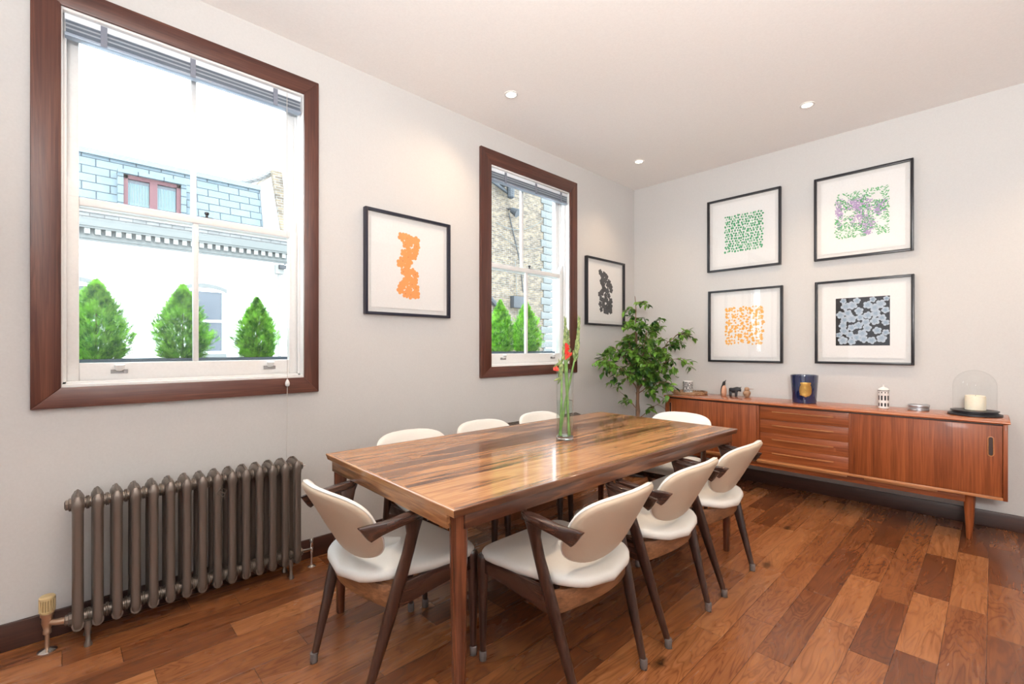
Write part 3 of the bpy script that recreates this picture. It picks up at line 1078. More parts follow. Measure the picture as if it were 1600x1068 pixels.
# sliding doors
dl = sb('door', (sx0 + .036, fy + .010, .305), (-.305, fy + .024, .732), 'teak_z')
dr = sb('door', (.328, fy + .004, .305), (sx1 - .034, fy + .018, .732), 'teak_z')
sb('divider', (-.303, fy + .012, .303), (-.283, by - .012, .741), 'teak_z')
sb('divider', (.312, fy + .012, .303), (.330, by - .012, .741), 'teak_z')
def recess(parent, x, y, zc_, h, wdt):
    r = MB()
    n = 28
    ring0, ring1 = [], []
    rings = []
    def oval(sw, sh, yy):
        out = []
        for k in range(n):
            a = 2 * PI * k / n
            cz = (h / 2 - wdt / 2) * (1 if math.sin(a) > 0 else -1)
            out.append((x + (wdt / 2 + sw) * math.cos(a), yy, zc_ + cz + (wdt / 2 + sh) * math.sin(a)))
        return out
    r.loft([oval(.005, .005, y + .001), oval(.0045, .0045, y - .004), oval(.001, .001, y - .005), oval(-.001, -.001, y - .001)], cap=False)
    r.build('handle', 'teak_edge', parent, smooth=60)
    r = MB()
    o_ = oval(.0, .0, y - .0008)
    r.add(o_, [tuple(range(n))])
    o2 = oval(.0, .0, y + .0005)
    r2 = MB().loft([o_, o2])
    r2.build('handle_recess_shade', 'teak_gap_shade', parent)  # flat dark oval painted as the shade inside the finger pull
recess(dr, 1.020, fy + .004, .604, .112, .020)
recess(dl, -1.045, fy + .010, .645, .100, .020)
# drawers
zd = [.305, .412, .519, .626, .732]
for k in range(4):
    dz0, dz1 = zd[k] + .0006, zd[k + 1] - .0012
    d_ = sb('drawer', (-.281, fy + .022, dz0), (.310, fy + .038, dz1), 'teak_x', SB, 0.001)
    h = MB()
    zt = (.363, .472, .584, .692)[k]
    rings = []
    for j in range(13):
        u = -1 + j / 6
        x = .013 + u * .206
        dep = .015 * (1 - abs(u) ** 8) + .001
        rings.append([(x, fy + .022, zt - .006), (x, fy + .022 - dep, zt - .003), (x, fy + .022 - dep, zt + .002), (x, fy + .022, zt + .004)])
    h.loft(rings)
    h.build('handle', 'teak_edge', d_, smooth=50)
# underframe and legs
sb('stretcher', (-.93, fy + .062, .228), (.93, fy + .084, .272), 'teak_x')
sb('stretcher', (-.93, by - .084, .228), (.93, by - .062, .272), 'teak_x')
for xx in (-.92, .92):
    sb('cross_rail', (xx - .010, fy + .084, .232), (xx + .010, by - .084, .285), 'teak_x')
for xa, xb in ((-1.0, -.35), (-.30, .30), (.40, .78)):
    sb('runner_strip', (xa, fy + .016, .272), (xb, fy + .030, .286), 'teak_edge')
for xx in (-.925, .925):
    for yy in (fy + .078, by - .07):
        l = MB()
        l.lathe([(.0135, 0), (.0150, .003), (.0190, .10), (.0240, .20), (.0245, .285)], (xx, yy, 0), 24)
        l.build('leg', 'teak_z', SB, smooth=50)

# ---------------------------------------------------------------- framed prints
def prng(seed):
    return random.Random(seed)
def disc(mb, cx, cy, rx, ry, z, n=10, ang=0, wob=0, rg=None):
    pts = []
    for k in range(n):
        a = 2 * PI * k / n
        f = 1 + (rg.uniform(-wob, wob) if rg else 0)
        x, y = rx * f * math.cos(a), ry * f * math.sin(a)
        pts.append((cx + x * math.cos(ang) - y * math.sin(ang), cy + x * math.sin(ang) + y * math.cos(ang), z))
    mb.add(pts, [tuple(range(n))])
def flower(mb, cx, cy, r, z, rg, petals=5, n=50):
    a0 = rg.uniform(0, 6.28)
    pts = []
    for k in range(n):
        a = 2 * PI * k / n
        f = 0.64 + 0.36 * abs(math.cos(petals * a / 2 + a0)) ** 0.6
        pts.append((cx + r * f * math.cos(a), cy + r * f * math.sin(a), z))
    mb.add(pts, [tuple(range(n))])
INK = {}
def ink(n, c):
    INK[n] = plain('ink_' + n, c, 0.8)
ink('green', (0.035, 0.34, 0.13)); ink('pale_green', (0.30, 0.58, 0.36)); ink('lilac', (0.45, 0.32, 0.56)); ink('leaf', (0.08, 0.42, 0.13))
ink('amber', (0.88, 0.44, 0.09)); ink('orange', (0.88, 0.34, 0.10)); ink('ember', (0.45, 0.08, 0.02)); ink('black', (0.012, 0.012, 0.016))
ink('grey', (0.055, 0.055, 0.06)); ink('pale_blue', (0.50, 0.58, 0.66)); ink('line_blue', (0.22, 0.33, 0.46)); ink('line_grey', (0.30, 0.30, 0.31))

def clipped(fn, w_, h_):
    return fn
def framed(label, cx, cz, W_, H_, wall, kind, frame_mat='black'):
    """local x across, local y up the wall, local z out of the wall"""
    t = thing('framed_print', label, 'picture')
    if wall == 'back':
        t.location = (cx, YB - 0.001, cz)
        t.rotation_euler = (R(90), 0, 0)
    else:
        t.location = (XL + 0.001, cx, cz)
        t.rotation_euler = (R(90), 0, R(90))
    f = MB()
    fw_, fd = 0.017, 0.034
    a, b = W_ / 2, H_ / 2
    f.box((-a, -b, 0), (-a + fw_, b, fd)); f.box((a - fw_, -b, 0), (a, b, fd))
    f.box((-a + fw_, -b, 0), (a - fw_, -b + fw_, fd)); f.box((-a + fw_, b - fw_, 0), (a - fw_, b, fd))
    f.build('frame', frame_mat, t, bevel=0.0012)
    MB().box((-a + fw_, -b + fw_, .004), (a - fw_, b - fw_, .008)).build('mount', 'mat', t)
    # floated sheet with a deckled edge
    rg = prng(hash(kind) % 1000 if False else sum(map(ord, kind)))
    m1 = .030
    sw, sh = a - fw_ - m1, b - fw_ - m1
    pts = []
    nn = 20
    for (px, py), (qx, qy) in (((-sw, -sh), (sw, -sh)), ((sw, -sh), (sw, sh)), ((sw, sh), (-sw, sh)), ((-sw, sh), (-sw, -sh))):
        for k in range(nn):
            u = k / nn
            pts.append((px + (qx - px) * u + rg.uniform(-.0007, .0007), py + (qy - py) * u + rg.uniform(-.0007, .0007)))
    s = MB().loft([[(x, y, .011) for x, y in pts], [(x, y, .0125) for x, y in pts]])
    sheet = s.build('paper_sheet', 'paper', t)
    z = .0127
    def layer(mb, mat):
        o = mb.build('printed_pattern', INK[mat], sheet)
        return o
    if kind == 'green':
        g, g2 = MB(), MB()
        n = 15
        for i in range(n):
            for j in range(n):
                x = (-.5 + (i + .5 + (.5 if j % 2 else 0)) / n) * .335 + rg.uniform(-.0055, .0055)
                y = (-.5 + (j + .5) / n + 0) * .345 + rg.uniform(-.005, .005)
                if abs(y) > .175: continue
                disc(g2 if rg.random() < .18 else g, x, y, .0080 * rg.uniform(.8, 1.25), .0098 * rg.uniform(.8, 1.25), z + .0000004 * len(g.v), 9, rg.uniform(-.3, .3), .12, rg)
        layer(g, 'green'); layer(g2, 'pale_green')
    elif kind == 'amber':
        g = MB()
        n = 13
        for i in range(n):
            for j in range(n):
                if rg.random() < .06: continue
                x = (-.5 + (i + .5) / n) * .335 + rg.uniform(-.009, .009)
                y = (-.5 + (j + .5) / n) * .350 + rg.uniform(-.009, .009)
                r0 = rg.uniform(.0125, .0185)
                disc(g, x, y, r0, r0 * rg.uniform(.7, 1.0), z + .0000008 * len(g.v), rg.choice((3, 3, 4, 5)), rg.uniform(0, 6), .22, rg)
        layer(g, 'amber')
    elif kind == 'wisteria':
        g, p, p2 = MB(), MB(), MB()
        for c in range(22):
            bx, by_ = rg.uniform(-.15, .15), rg.uniform(-.12, .17)
            for k in range(70):
                v = rg.random()
                x = bx + rg.gauss(0, .022 * (1 - .7 * v)); y = by_ - v * .085
                if abs(x) < .170 and abs(y) < .178:
                    disc(p, x, y, .0042, .0036, z + .00002 + .0000002 * len(p.v), 7, rg.uniform(0, 3), .2, rg)
        for c in range(900):
            x, y = rg.uniform(-.170, .170), rg.uniform(-.178, .178)
            nv = noise.noise(Vector((x * 16, y * 16, 3)))
            if nv < -.16: continue
            disc(g, x, y, .0080, .0026, z + .0020 + .0000002 * len(g.v), 7, nv * 5 + rg.uniform(-.6, .6), .1, rg)
        layer(p, 'lilac'); layer(g, 'leaf')
    elif kind == 'mono':
        bg = MB().add([(-.170, -.188, z), (.170, -.188, z), (.170, .188, z), (-.170, .188, z)], [(0, 1, 2, 3)])
        layer(bg, 'black')
        fl, ln = MB(), MB()
        pts = []
        tries = 0
        while len(pts) < 38 and tries < 4000:
            tries += 1
            x, y = rg.uniform(-.150, .150), rg.uniform(-.168, .168)
            if all((x - a_) ** 2 + (y - b_) ** 2 > .043 ** 2 for a_, b_ in pts) and not (x + .13) ** 2 + (y - .10) ** 2 < .030 ** 2 and not (x - .03) ** 2 + (y + .11) ** 2 < .028 ** 2:
                pts.append((x, y))
        for q, (x, y) in enumerate(pts):
            r0 = min(.0315 * rg.uniform(.85, 1.08), .170 - abs(x), .188 - abs(y))
            r0 = max(r0, .014)
            flower(fl, x, y, r0, z + .0001 + q * .00001, rg)
            zz = z + .0006 + q * .000005
            for k in range(15):
                a_ = 2 * PI * k / 15 + rg.uniform(-.1, .1)
                dx, dy = math.cos(a_), math.sin(a_)
                nx_, ny_ = -dy * .0011, dx * .0011
                ra, rb = r0 * .15, r0 * rg.uniform(.5, .8)
                ln.add([(x + dx * ra + nx_, y + dy * ra + ny_, zz), (x + dx * ra - nx_, y + dy * ra - ny_, zz), (x + dx * rb - nx_, y + dy * rb - ny_, zz), (x + dx * rb + nx_, y + dy * rb + ny_, zz)], [(0, 1, 2, 3)])
            disc(ln, x, y, .0028, .0028, zz, 8)
        layer(fl, 'pale_blue'); layer(ln, 'line_blue')
    elif kind in ('orange', 'black'):
        fl, dt = MB(), MB()
        if kind == 'orange':
            path = [(-.055, .19), (-.02, .185), (.02, .18), (.055, .175), (.055, .14), (.045, .105), (.00, .15), (-.03, .14), (.0, .10), (-.045, .085), (-.01, .06), (.035, .07), (.0, .03), (-.05, .03), (-.02, -.005), (-.07, .01), (-.045, -.04), (-.02, -.055), (.02, -.03), (.045, -.05), (.0, -.08), (.045, -.09), (.02, -.12), (-.03, -.11), (-.06, -.14), (.05, -.14), (.0, -.15), (-.07, -.165), (-.03, -.185), (.03, -.18), (.055, -.19), (.01, -.19)]
            pts = path
            s1, rr = 1.0, .031
        else:
            pts = [(-.09, .20), (-.06, .17), (-.02, .18), (.02, .16), (-.04, .13), (.0, .12), (-.07, .11), (.06, .11), (.09, .07), (.04, .08), (-.04, .07), (.10, .03), (-.10, -.02), (-.06, .0), (-.02, .03), (.03, .02), (.0, -.03), (-.08, -.06), (.06, -.03), (-.04, -.08), (.01, -.07), (.09, -.08), (.05, -.10), (-.09, -.12), (-.03, -.13), (.02, -.14), (.09, -.13), (-.07, -.17), (.06, -.17), (-.01, -.18), (.09, -.185), (.03, -.19)]
            rr = .034
        for q, (x, y) in enumerate(pts):
            flower(fl, x + rg.uniform(-.004, .004), y + rg.uniform(-.004, .004), rr * rg.uniform(.85, 1.1), z + .0001 + q * .00001, rg)
            if kind == 'orange' and q % 3 == 1:
                disc(dt, x, y, .0030, .0030, z + .0007, 8)
            if kind == 'black':
                for k in range(5):
                    a_ = 2 * PI * k / 5 + q
                    dx, dy = math.cos(a_) * rr, math.sin(a_) * rr
                    nx_, ny_ = -math.sin(a_) * .0005, math.cos(a_) * .0005
                    dt.add([(x + dx * .2 + nx_, y + dy * .2 + ny_, z + .0007), (x + dx * .2 - nx_, y + dy * .2 - ny_, z + .0007), (x + dx * .6 - nx_, y + dy * .6 - ny_, z + .0007), (x + dx * .6 + nx_, y + dy * .6 + ny_, z + .0007)], [(0, 1, 2, 3)])
        layer(fl, 'orange' if kind == 'orange' else 'grey')
        layer(dt, 'ember' if kind == 'orange' else 'line_grey')
    MB().box((-a + fw_, -b + fw_, .027), (a - fw_, b - fw_, .029)).build('picture_glass', 'picglass', t)
    return t
framed('black framed print of green dabs, upper left of the four on the back wall', -1.592, 2.257, .635, .675, 'back', 'green')
framed('black framed print of amber orange patches, lower left of the four on the back wall', -1.581, 1.403, .640, .670, 'back', 'amber')
framed('black framed print of lilac blossom and green leaves, upper right on the back wall', -.716, 2.246, .622, .672, 'back', 'wisteria')
framed('black framed print of pale blue flowers on black, lower right on the back wall', -.711, 1.405, .620, .665, 'back', 'mono')
framed('dark framed print of a column of orange flowers, on the wall between the windows', 1.652, 1.743, .645, .665, 'left', 'orange', 'navyblack')
framed('black framed print of charcoal flowers, beside the corner above the ficus', 3.905, 1.752, .655, .660, 'left', 'black')

# ---------------------------------------------------------------- vase and gladioli
vx, vy = -1.556, 1.880
VS = thing('glass_vase', 'tall clear glass cylinder vase half filled with water, on the dining table', 'vase', (vx, vy, TZ + 0.0008))
M['vaseglass'] = glassy('vase_glass', (0.97, 0.985, 0.98), 1.5, 0.0, 0.8)
M['water'] = glassy('vase_water', (0.93, 0.975, 0.95), 1.33, 0.0, 1.0)
gm = bpy.data.materials.new('thick_glass')
gm.use_nodes = True
gb = gm.node_tree.nodes['Principled BSDF']
gb.inputs['Transmission Weight'].default_value = 1.0
gb.inputs['Roughness'].default_value = 0.0
gb.inputs['IOR'].default_value = 1.45
M['thickglass'] = gm
VR = .0455
v = MB()
v.lathe([(VR, .0), (VR, .364), (VR - .002, .3655), (VR - .0035, .364), (VR - .0035, .022)], (0, 0, 0), 40, cap=False)
v.build('vase_wall', 'vaseglass', VS, smooth=50)
MB().lathe([(VR - .004, 0), (VR - .001, .002), (VR - .001, .018), (VR - .006, .0215)], (0, 0, 0), 40).build('vase_base', 'thickglass', VS, smooth=40)
MB().lathe([(VR - .0042, .0225), (VR - .0042, .205)], (0, 0, 0), 40).build('water', 'water', VS, smooth=40)
M['stem'] = leaf_mat('gladiolus_stem_green', (0.10, 0.22, 0.04), (0.24, 0.42, 0.12), 0.4, 0.1, 20)
M['bud'] = leaf_mat('gladiolus_bud_green', (0.09, 0.15, 0.045), (0.30, 0.36, 0.13), 0.45, 0.15, 60)
M['bloom'] = leaf_mat('coral_red_bloom', (0.85, 0.06, 0.05), (0.95, 0.16, 0.12), 0.5, 0.3, 30)
def gladiolus(label, base, top, lean, blooms, seed, h0=.40):
    rg = prng(seed)
    t = thing('gladiolus', label, 'flower', (vx, vy, TZ + .0235), group='gladioli in the glass vase')
    P = [Vector(base), Vector((base[0] * .5 + top[0] * .25, base[1] * .5 + top[1] * .25, .18)), Vector((top[0] * .65, top[1] * .65, .38)), Vector((top[0] * .9, top[1] * .9, top[2] * .8)), Vector(top)]
    def cur(u):
        x = u * (len(P) - 1); i = min(int(x), len(P) - 2); f = x - i
        p0, p1, p2, p3 = P[max(i - 1, 0)], P[i], P[i + 1], P[min(i + 2, len(P) - 1)]
        return .5 * ((2 * p1) + (-p0 + p2) * f + (2 * p0 - 5 * p1 + 4 * p2 - p3) * f * f + (-p0 + 3 * p1 - 3 * p2 + p3) * f ** 3)
    pts = [cur(k / 24) for k in range(25)]
    MB().tube(pts, [.0075 - .0055 * k / 24 for k in range(25)], 8).build('stem', 'stem', t, smooth=60)
    bd = MB()
    side = 1
    n = 0
    for k in range(20):
        u = .50 + .48 * k / 19
        p = cur(u)
        tn = (cur(min(1, u + .02)) - cur(u - .02)).normalized()
        ax = Vector((.72 * side, .69 * side, 0)) + Vector((rg.uniform(-.3, .3), rg.uniform(-.3, .3), 0))
        side = -side
        d = (tn * 1.0 + ax * (.30 - .14 * k / 19)).normalized()
        ln_ = .052 - .022 * k / 19
        wv = .0085 - .0042 * k / 19
        q = [p + d * ln_ * f for f in (0, .2, .5, .8, 1)]
        if blooms and k in blooms:
            continue
        bd.tube(q, [.002, wv * .85, wv, wv * .55, .0006], 7)
    bd.build('buds', 'bud', t, smooth=60)
    for k in blooms:
        u = .52 + .46 * k / 19
        p = cur(u)
        rg2 = prng(seed * 31 + k)
        sd = 1 if k % 2 == 0 else -1
        d = Vector((.62 * sd - .25, .6 * sd - .45, .75)).normalized()
        b = MB()
        a1 = d.orthogonal().normalized(); a2 = d.cross(a1)
        for j in range(6):
            aa = 2 * PI * j / 6
            o_ = a1 * math.cos(aa) + a2 * math.sin(aa)
            s_ = o_.cross(d)
            L_ = .040 * rg2.uniform(.8, 1.1)
            rows = []
            for f, wd, sp in ((0, .002, 0), (.35, .007, .25), (.7, .0105, .5), (1, .005, .85)):
                c = p + d * L_ * f * .85 + o_ * L_ * sp * .42
                rows.append([c - s_ * wd, c + o_ * .002, c + s_ * wd])
            vs = [q for r in rows for q in r]
            fs = []
            for i in range(3):
                for c in range(2):
                    fs.append((i * 3 + c, i * 3 + c + 1, (i + 1) * 3 + c + 1, (i + 1) * 3 + c))
            b.add(vs, fs)
        b.build('bloom', 'bloom', t, smooth=80)
    return t
# right vector of the view is about (.69,.72)
gladiolus('gladiolus stem with green buds leaning left in the vase, coral blooms at its middle', (.012, .022, .0), (.000, .002, .600), 0, (0, 2, 4, 6), 3)
gladiolus('tallest dense green gladiolus spike standing straight at the right of the vase', (-.020, -.018, .0), (.050, .054, .605), 0, (), 8)
gladiolus('slender gladiolus spike between the two tall ones with a coral bloom at the vase rim', (.022, .006, .0), (.010, .014, .535), 0, (2,), 12)
gladiolus('short cut gladiolus stem at the left inside of the vase, coral bloom by its rim', (-.008, -.026, .0), (-.016, -.022, .375), 0, (15,), 17)

# ---------------------------------------------------------------- ficus
FX, FY = -2.34, 3.90
fi = thing('potted_ficus', 'weeping fig tree with glossy green leaves in a dark pot in the room corner', 'plant', (FX, FY, 0))
M['pot'] = plain('dark_grey_pot', (0.05, 0.05, 0.055), 0.6)
M['soil'] = plain('potting_soil', (0.03, 0.02, 0.012), 0.95, bump=0.8, bscale=60)
M['bark'] = plain('ficus_bark', (0.17, 0.095, 0.055), 0.8, bump=0.6, bscale=50)
M['ficus'] = leaf_mat('ficus_leaf_green', (0.014, 0.065, 0.012), (0.22, 0.44, 0.06), 0.28, 0.3, 11)
MB().lathe([(.10, 0), (.105, .004), (.135, .27), (.145, .275), (.145, .30), (.133, .30), (.128, .26)], (0, 0, 0), 36, cap=False).build('pot', 'pot', fi, smooth=40)
MB().lathe([(.01, .255), (.127, .258)], (0, 0, 0), 30).build('soil', 'soil', fi)
rg = prng(5)
tr = MB()
tr.tube([(0, 0, .25), (.004, -.004, .45), (-.006, .006, .62), (.004, 0, .80)], [.019, .017, .016, .015], 10)
tr.tube([(.006, .010, .25), (-.012, -.010, .42), (.010, .012, .60), (-.006, -.004, .78)], [.012, .012, .011, .010], 8)
lf = MB()
def add_leaf(p, d, size, rg):
    d = d.normalized()
    up = Vector((rg.uniform(-.5, .5), rg.uniform(-.5, .5), 1)).normalized()
    s_ = d.cross(up)
    if s_.length < .1: s_ = d.orthogonal()
    s_.normalize()
    n_ = s_.cross(d).normalized()
    rows = []
    for f, wd, dr in ((0, .02, 0), (.22, .24, .03), (.48, .29, .02), (.76, .17, -.04), (1, .004, -.16)):
        c = p + d * size * f + n_ * size * dr
        rows.append([c - s_ * size * wd + n_ * size * .07 * (wd > .1), c, c + s_ * size * wd + n_ * size * .07 * (wd > .1)])
    vs = [q for r in rows for q in r]
    fs = []
    for i in range(4):
        for c in range(2):
            fs.append((i * 3 + c, i * 3 + c + 1, (i + 1) * 3 + c + 1, (i + 1) * 3 + c))
    lf.add(vs, fs)
def branch(start, end, r0, droop, nleaf, twigs=5, spread=.12):
    st, en = Vector(start), Vector(end)
    ctrl = (st + en) / 2 + Vector((0, 0, abs(droop)))
    pts = []
    for k in range(13):
        u = k / 12
        p = st * (1 - u) ** 2 + ctrl * 2 * u * (1 - u) + en * u * u
        p += Vector((rg.uniform(-1, 1), rg.uniform(-1, 1), rg.uniform(-1, 1))) * .006
        pts.append(p)
    tr.tube(pts, [r0 * (1 - .8 * k / 12) for k in range(13)], 6)
    twigs = int(twigs * 2)
    for w_ in range(twigs):
        u = .30 + .70 * (w_ + .5) / twigs
        b = pts[min(12, int(u * 12))]
        dirn = (pts[-1] - pts[-4]).normalized() * rg.uniform(.2, .8) + Vector((rg.uniform(-1, 1), rg.uniform(-1, 1), rg.uniform(-.4, .5)))
        dirn.normalize()
        ln_ = spread * rg.uniform(.7, 1.3)
        tp_ = []
        for k in range(6):
            u2 = k / 5
            tp_.append(b + dirn * ln_ * u2 + Vector((0, 0, -.5 * ln_ * u2 * u2)))
        tr.tube(tp_, [.0022 * (1 - .6 * k / 5) for k in range(6)], 5)
        for k in range(nleaf):
            u2 = rg.uniform(.15, 1)
            q = tp_[0].lerp(tp_[-1], u2) + Vector((0, 0, .12 * ln_ * (1 - u2)))
            ld = dirn * .5 + Vector((rg.uniform(-1, 1), rg.uniform(-1, 1), rg.uniform(-1.3, .15)))
            add_leaf(q, ld, rg.uniform(.045, .072), rg)
# (view right = +.69,+.72 ; towards camera = +.72,-.69)
def V3(right, fwd, z):
    c_, s2 = math.cos(.805), math.sin(.805)
    return (right * c_ - fwd * s2, right * s2 + fwd * c_, z)
bs = [
    (V3(0, 0, .78), V3(-.02, .02, 1.69), .011, .05, 9, 9, .13),
    (V3(0, 0, .78), V3(.06, -.12, 1.42), .009, .03, 10, 9, .14),
    (V3(0, 0, .80), V3(-.40, -.24, 1.10), .008, .14, 9, 8, .12),
    (V3(0, 0, .95), V3(-.28, -.15, 1.22), .006, .06, 8, 6, .11),
    (V3(0, 0, .85), V3(.44, .0, 1.36), .008, .14, 9, 8, .12),
    (V3(0, 0, .80), V3(.36, -.10, 1.10), .008, .14, 9, 7, .13),
    (V3(0, 0, .75), V3(.27, -.16, .88), .006, .10, 7, 5, .11),
    (V3(0, 0, .80), V3(.14, -.14, 1.22), .007, .04, 10, 8, .13),
    (V3(0, 0, .80), V3(.05, -.20, 1.08), .007, .04, 9, 7, .12),
    (V3(0, 0, .78), V3(.12, -.05, .98), .006, .03, 9, 6, .12),
    (V3(0, 0, .85), V3(-.12, -.10, 1.30), .006, .05, 8, 6, .12),
    (V3(.01, 0, .6), V3(-.20, -.10, .80), .005, .02, 5, 2, .07),
    (V3(.01, 0, .52), V3(.20, -.12, .72), .005, .02, 4, 3, .08),
    (V3(0, 0, .95), V3(-.02, -.02, 1.50), .007, .0, 9, 8, .15),
    (V3(0, 0, 1.0), V3(.22, .0, 1.46), .006, .08, 9, 7, .12),
]
for b in bs:
    branch(*b)
tr.build('trunk', 'bark', fi, smooth=60)
# pull any leaf that would reach into a wall back into the room
for i, p in enumerate(lf.v):
    x, y, z = p
    x = max(x, XL + .045 - FX); y = min(y, YB - .03 - FY)
    lf.v[i] = (x, y, z)
# leaves that hang over the sideboard stay above its top, the tray and the cup
for k in range(0, len(lf.v), 15):
    q = lf.v[k:k + 15]
    low = 0.0
    for x, y, z in q:
        wx, wy = x + FX, y + FY
        if wx > -2.16 and wy > 3.98:
            low = max(low, (0.915 if wy > 4.1 else 0.78) - z)
    if low > 0:
        for j in range(k, min(k + 15, len(lf.v))):
            x, y, z = lf.v[j]
            lf.v[j] = (x, y, z + low)
lf.build('foliage', 'ficus', fi, smooth=80)

# ---------------------------------------------------------------- ornaments on the sideboard
SZ = 0.7608
M['tray'] = wood('woven_tray_oak', (0.20, 0.10, 0.045), (0.36, 0.20, 0.10), (0.50, 0.31, 0.17), 'X', 0.5)
tr_ = thing('round_tray', 'round wooden tray with slotted rim on the left end of the sideboard', 'tray', (-2.03, 4.315, SZ))
MB().lathe([(.150, 0), (.157, .002), (.157, .010), (.010, .010)], (0, 0, 0), 48).build('tray_base', 'tray', tr_, smooth=40)
q = MB()
q.lathe([(.157, .009), (.160, .014), (.154, .014), (.152, .009)], (0, 0, 0), 48, cap=False)
for k in range(40):
    a0, a1 = 2 * PI * k / 40, 2 * PI * (k + .62) / 40
    pt = [(r * math.cos(a), r * math.sin(a), z) for a in (a0, a1) for r in (.154, .161) for z in (.012, .020)]
    q.add(pt, [(0, 1, 3, 2), (4, 6, 7, 5), (0, 4, 5, 1), (2, 3, 7, 6), (1, 5, 7, 3), (0, 2, 6, 4)])
q.lathe([(.153, .019), (.162, .019), (.163, .024), (.153, .024)], (0, 0, 0), 48, cap=False)
q.build('slotted_rim', 'tray', tr_, smooth=40)
mg = thing('patterned_cup', 'small white cup with a black block pattern standing on the round tray', 'cup', (-2.052, 4.335, SZ + .0108))
M['china'] = plain('white_china', (0.80, 0.79, 0.77), 0.3)
MB().lathe([(.038, 0), (.0445, .003), (.0455, .108), (.0435, .109), (.042, .106), (.041, .006), (.004, .005)], (0, 0, 0), 32, cap=False).build('cup_body', 'china', mg, smooth=45)
q = MB()
rg = prng(44)
for i in range(20):
    for j in range(9):
        if rg.random() < .10: continue
        a0 = 2 * PI * (i + rg.uniform(0, .15)) / 20; a1 = 2 * PI * (i + rg.uniform(.65, .95)) / 20
        z0 = .006 + j * .0105 + rg.uniform(0, .001); z1 = z0 + rg.uniform(.0065, .0095)
        r_ = .0445 + .0012 * z0 / .108 + .0006
        q.add([(r_ * math.cos(a), r_ * math.sin(a), z) for a, z in ((a0, z0), (a1, z0), (a1, z1), (a0, z1))], [(0, 1, 2, 3)])
q.build('block_pattern', M['black'], mg)

# carved penguin
M['ebony'] = plain('black_stained_wood', (0.015, 0.016, 0.02), 0.4)
M['paleoak'] = wood('pale_pink_wood', (0.42, 0.20, 0.12), (0.56, 0.30, 0.19), (0.66, 0.40, 0.27), 'Z', 0.45)
pg = thing('wooden_penguin', 'carved wooden penguin figure with a raised black beak on the sideboard', 'figurine', (-1.708, 4.325, SZ), R(-38))
q = MB()
rings = []
for z, rx, ry, dx in ((0, .016, .017, 0), (.004, .021, .021, 0), (.03, .0245, .024, 0), (.06, .024, .023, 0), (.085, .019, .018, -.002), (.100, .012, .012, -.002)):
    rings.append([(dx + rx * math.cos(2 * PI * k / 24), ry * math.sin(2 * PI * k / 24), z) for k in range(24)])
q.loft(rings)
q.build('body', 'paleoak', pg, smooth=60)
q = MB()
rings = []
for z, rx, ry, dx in ((.0, .016, .019, -.010), (.03, .020, .0255, -.009), (.06, .020, .0248, -.008), (.085, .018, .020, -.006), (.100, .0140, .0145, -.003), (.113, .0150, .0135, .0), (.126, .013, .0115, .003), (.135, .007, .006, .008)):
    rings.append([(dx + rx * math.cos(2 * PI * k / 24), ry * math.sin(2 * PI * k / 24), z) for k in range(24)])
q.loft(rings)
q.tube([(.006, 0, .124), (.022, 0, .137), (.036, 0, .150)], [.0075, .0045, .001], 10)
q.build('black_coat', 'ebony', pg, smooth=60)

# carved bull
bl = thing('wooden_bull', 'blocky black carved wooden bull figure between the penguin and the bird', 'figurine', (-1.622, 4.345, SZ), R(4))
q = MB()
rings = []
for x, hw, z0, z1 in ((-.044, .010, .046, .074), (-.036, .017, .036, .078), (-.012, .018, .032, .078), (.010, .019, .030, .086), (.024, .017, .040, .088), (.036, .013, .052, .086), (.048, .011, .046, .082), (.054, .008, .046, .070)):
    c = (z0 + z1) / 2; h = (z1 - z0) / 2
    rings.append([(x, hw * math.copysign(abs(math.cos(a)) ** .7, math.cos(a)), c + h * math.copysign(abs(math.sin(a)) ** .7, math.sin(a))) for a in [2 * PI * k / 16 for k in range(16)]])
q.loft(rings)
q.build('body', 'ebony', bl, smooth=50)
for xx in (-.034, .014):
    for yy in (-.010, .010):
        q = MB()
        q.loft([[(xx + dx * r, yy + dy * r, z) for dx, dy in ((-1, -.8), (1, -.8), (1, .8), (-1, .8))] for z, r in ((0, .006), (.045, .009))])
        q.build('leg', 'ebony', bl, bevel=0.0015)
for s in (-1, 1):
    q = MB()
    q.tube([(.046, s * .008, .078), (.047, s * .018, .082), (.052, s * .022, .090)], [.004, .003, .001], 8)
    q.build('horn', 'ebony', bl, smooth=60)

# wooden bird
bd_ = thing('wooden_bird', 'small round oak bird figure with a long thin beak on the sideboard', 'figurine', (-1.517, 4.345, SZ), R(-4))
M['oak'] = wood('turned_oak', (0.20, 0.11, 0.06), (0.34, 0.20, 0.115), (0.44, 0.28, 0.17), 'Z', 0.5)
MB().lathe([(.010, 0), (.014, .002), (.024, .016), (.031, .034), (.030, .048), (.021, .058), (.015, .061)], (0, 0, 0), 28).build('body', 'oak', bd_, smooth=60)
MB().lathe([(.012, .060), (.019, .064), (.0205, .074), (.018, .084), (.010, .089), (.002, .090)], (0, 0, 0), 26).build('head', 'oak', bd_, smooth=60)
MB().tube([(.015, 0, .075), (.03, 0, .0755), (.058, 0, .077)], [.004, .0028, .0012], 10).build('beak', 'oak', bd_, smooth=60)

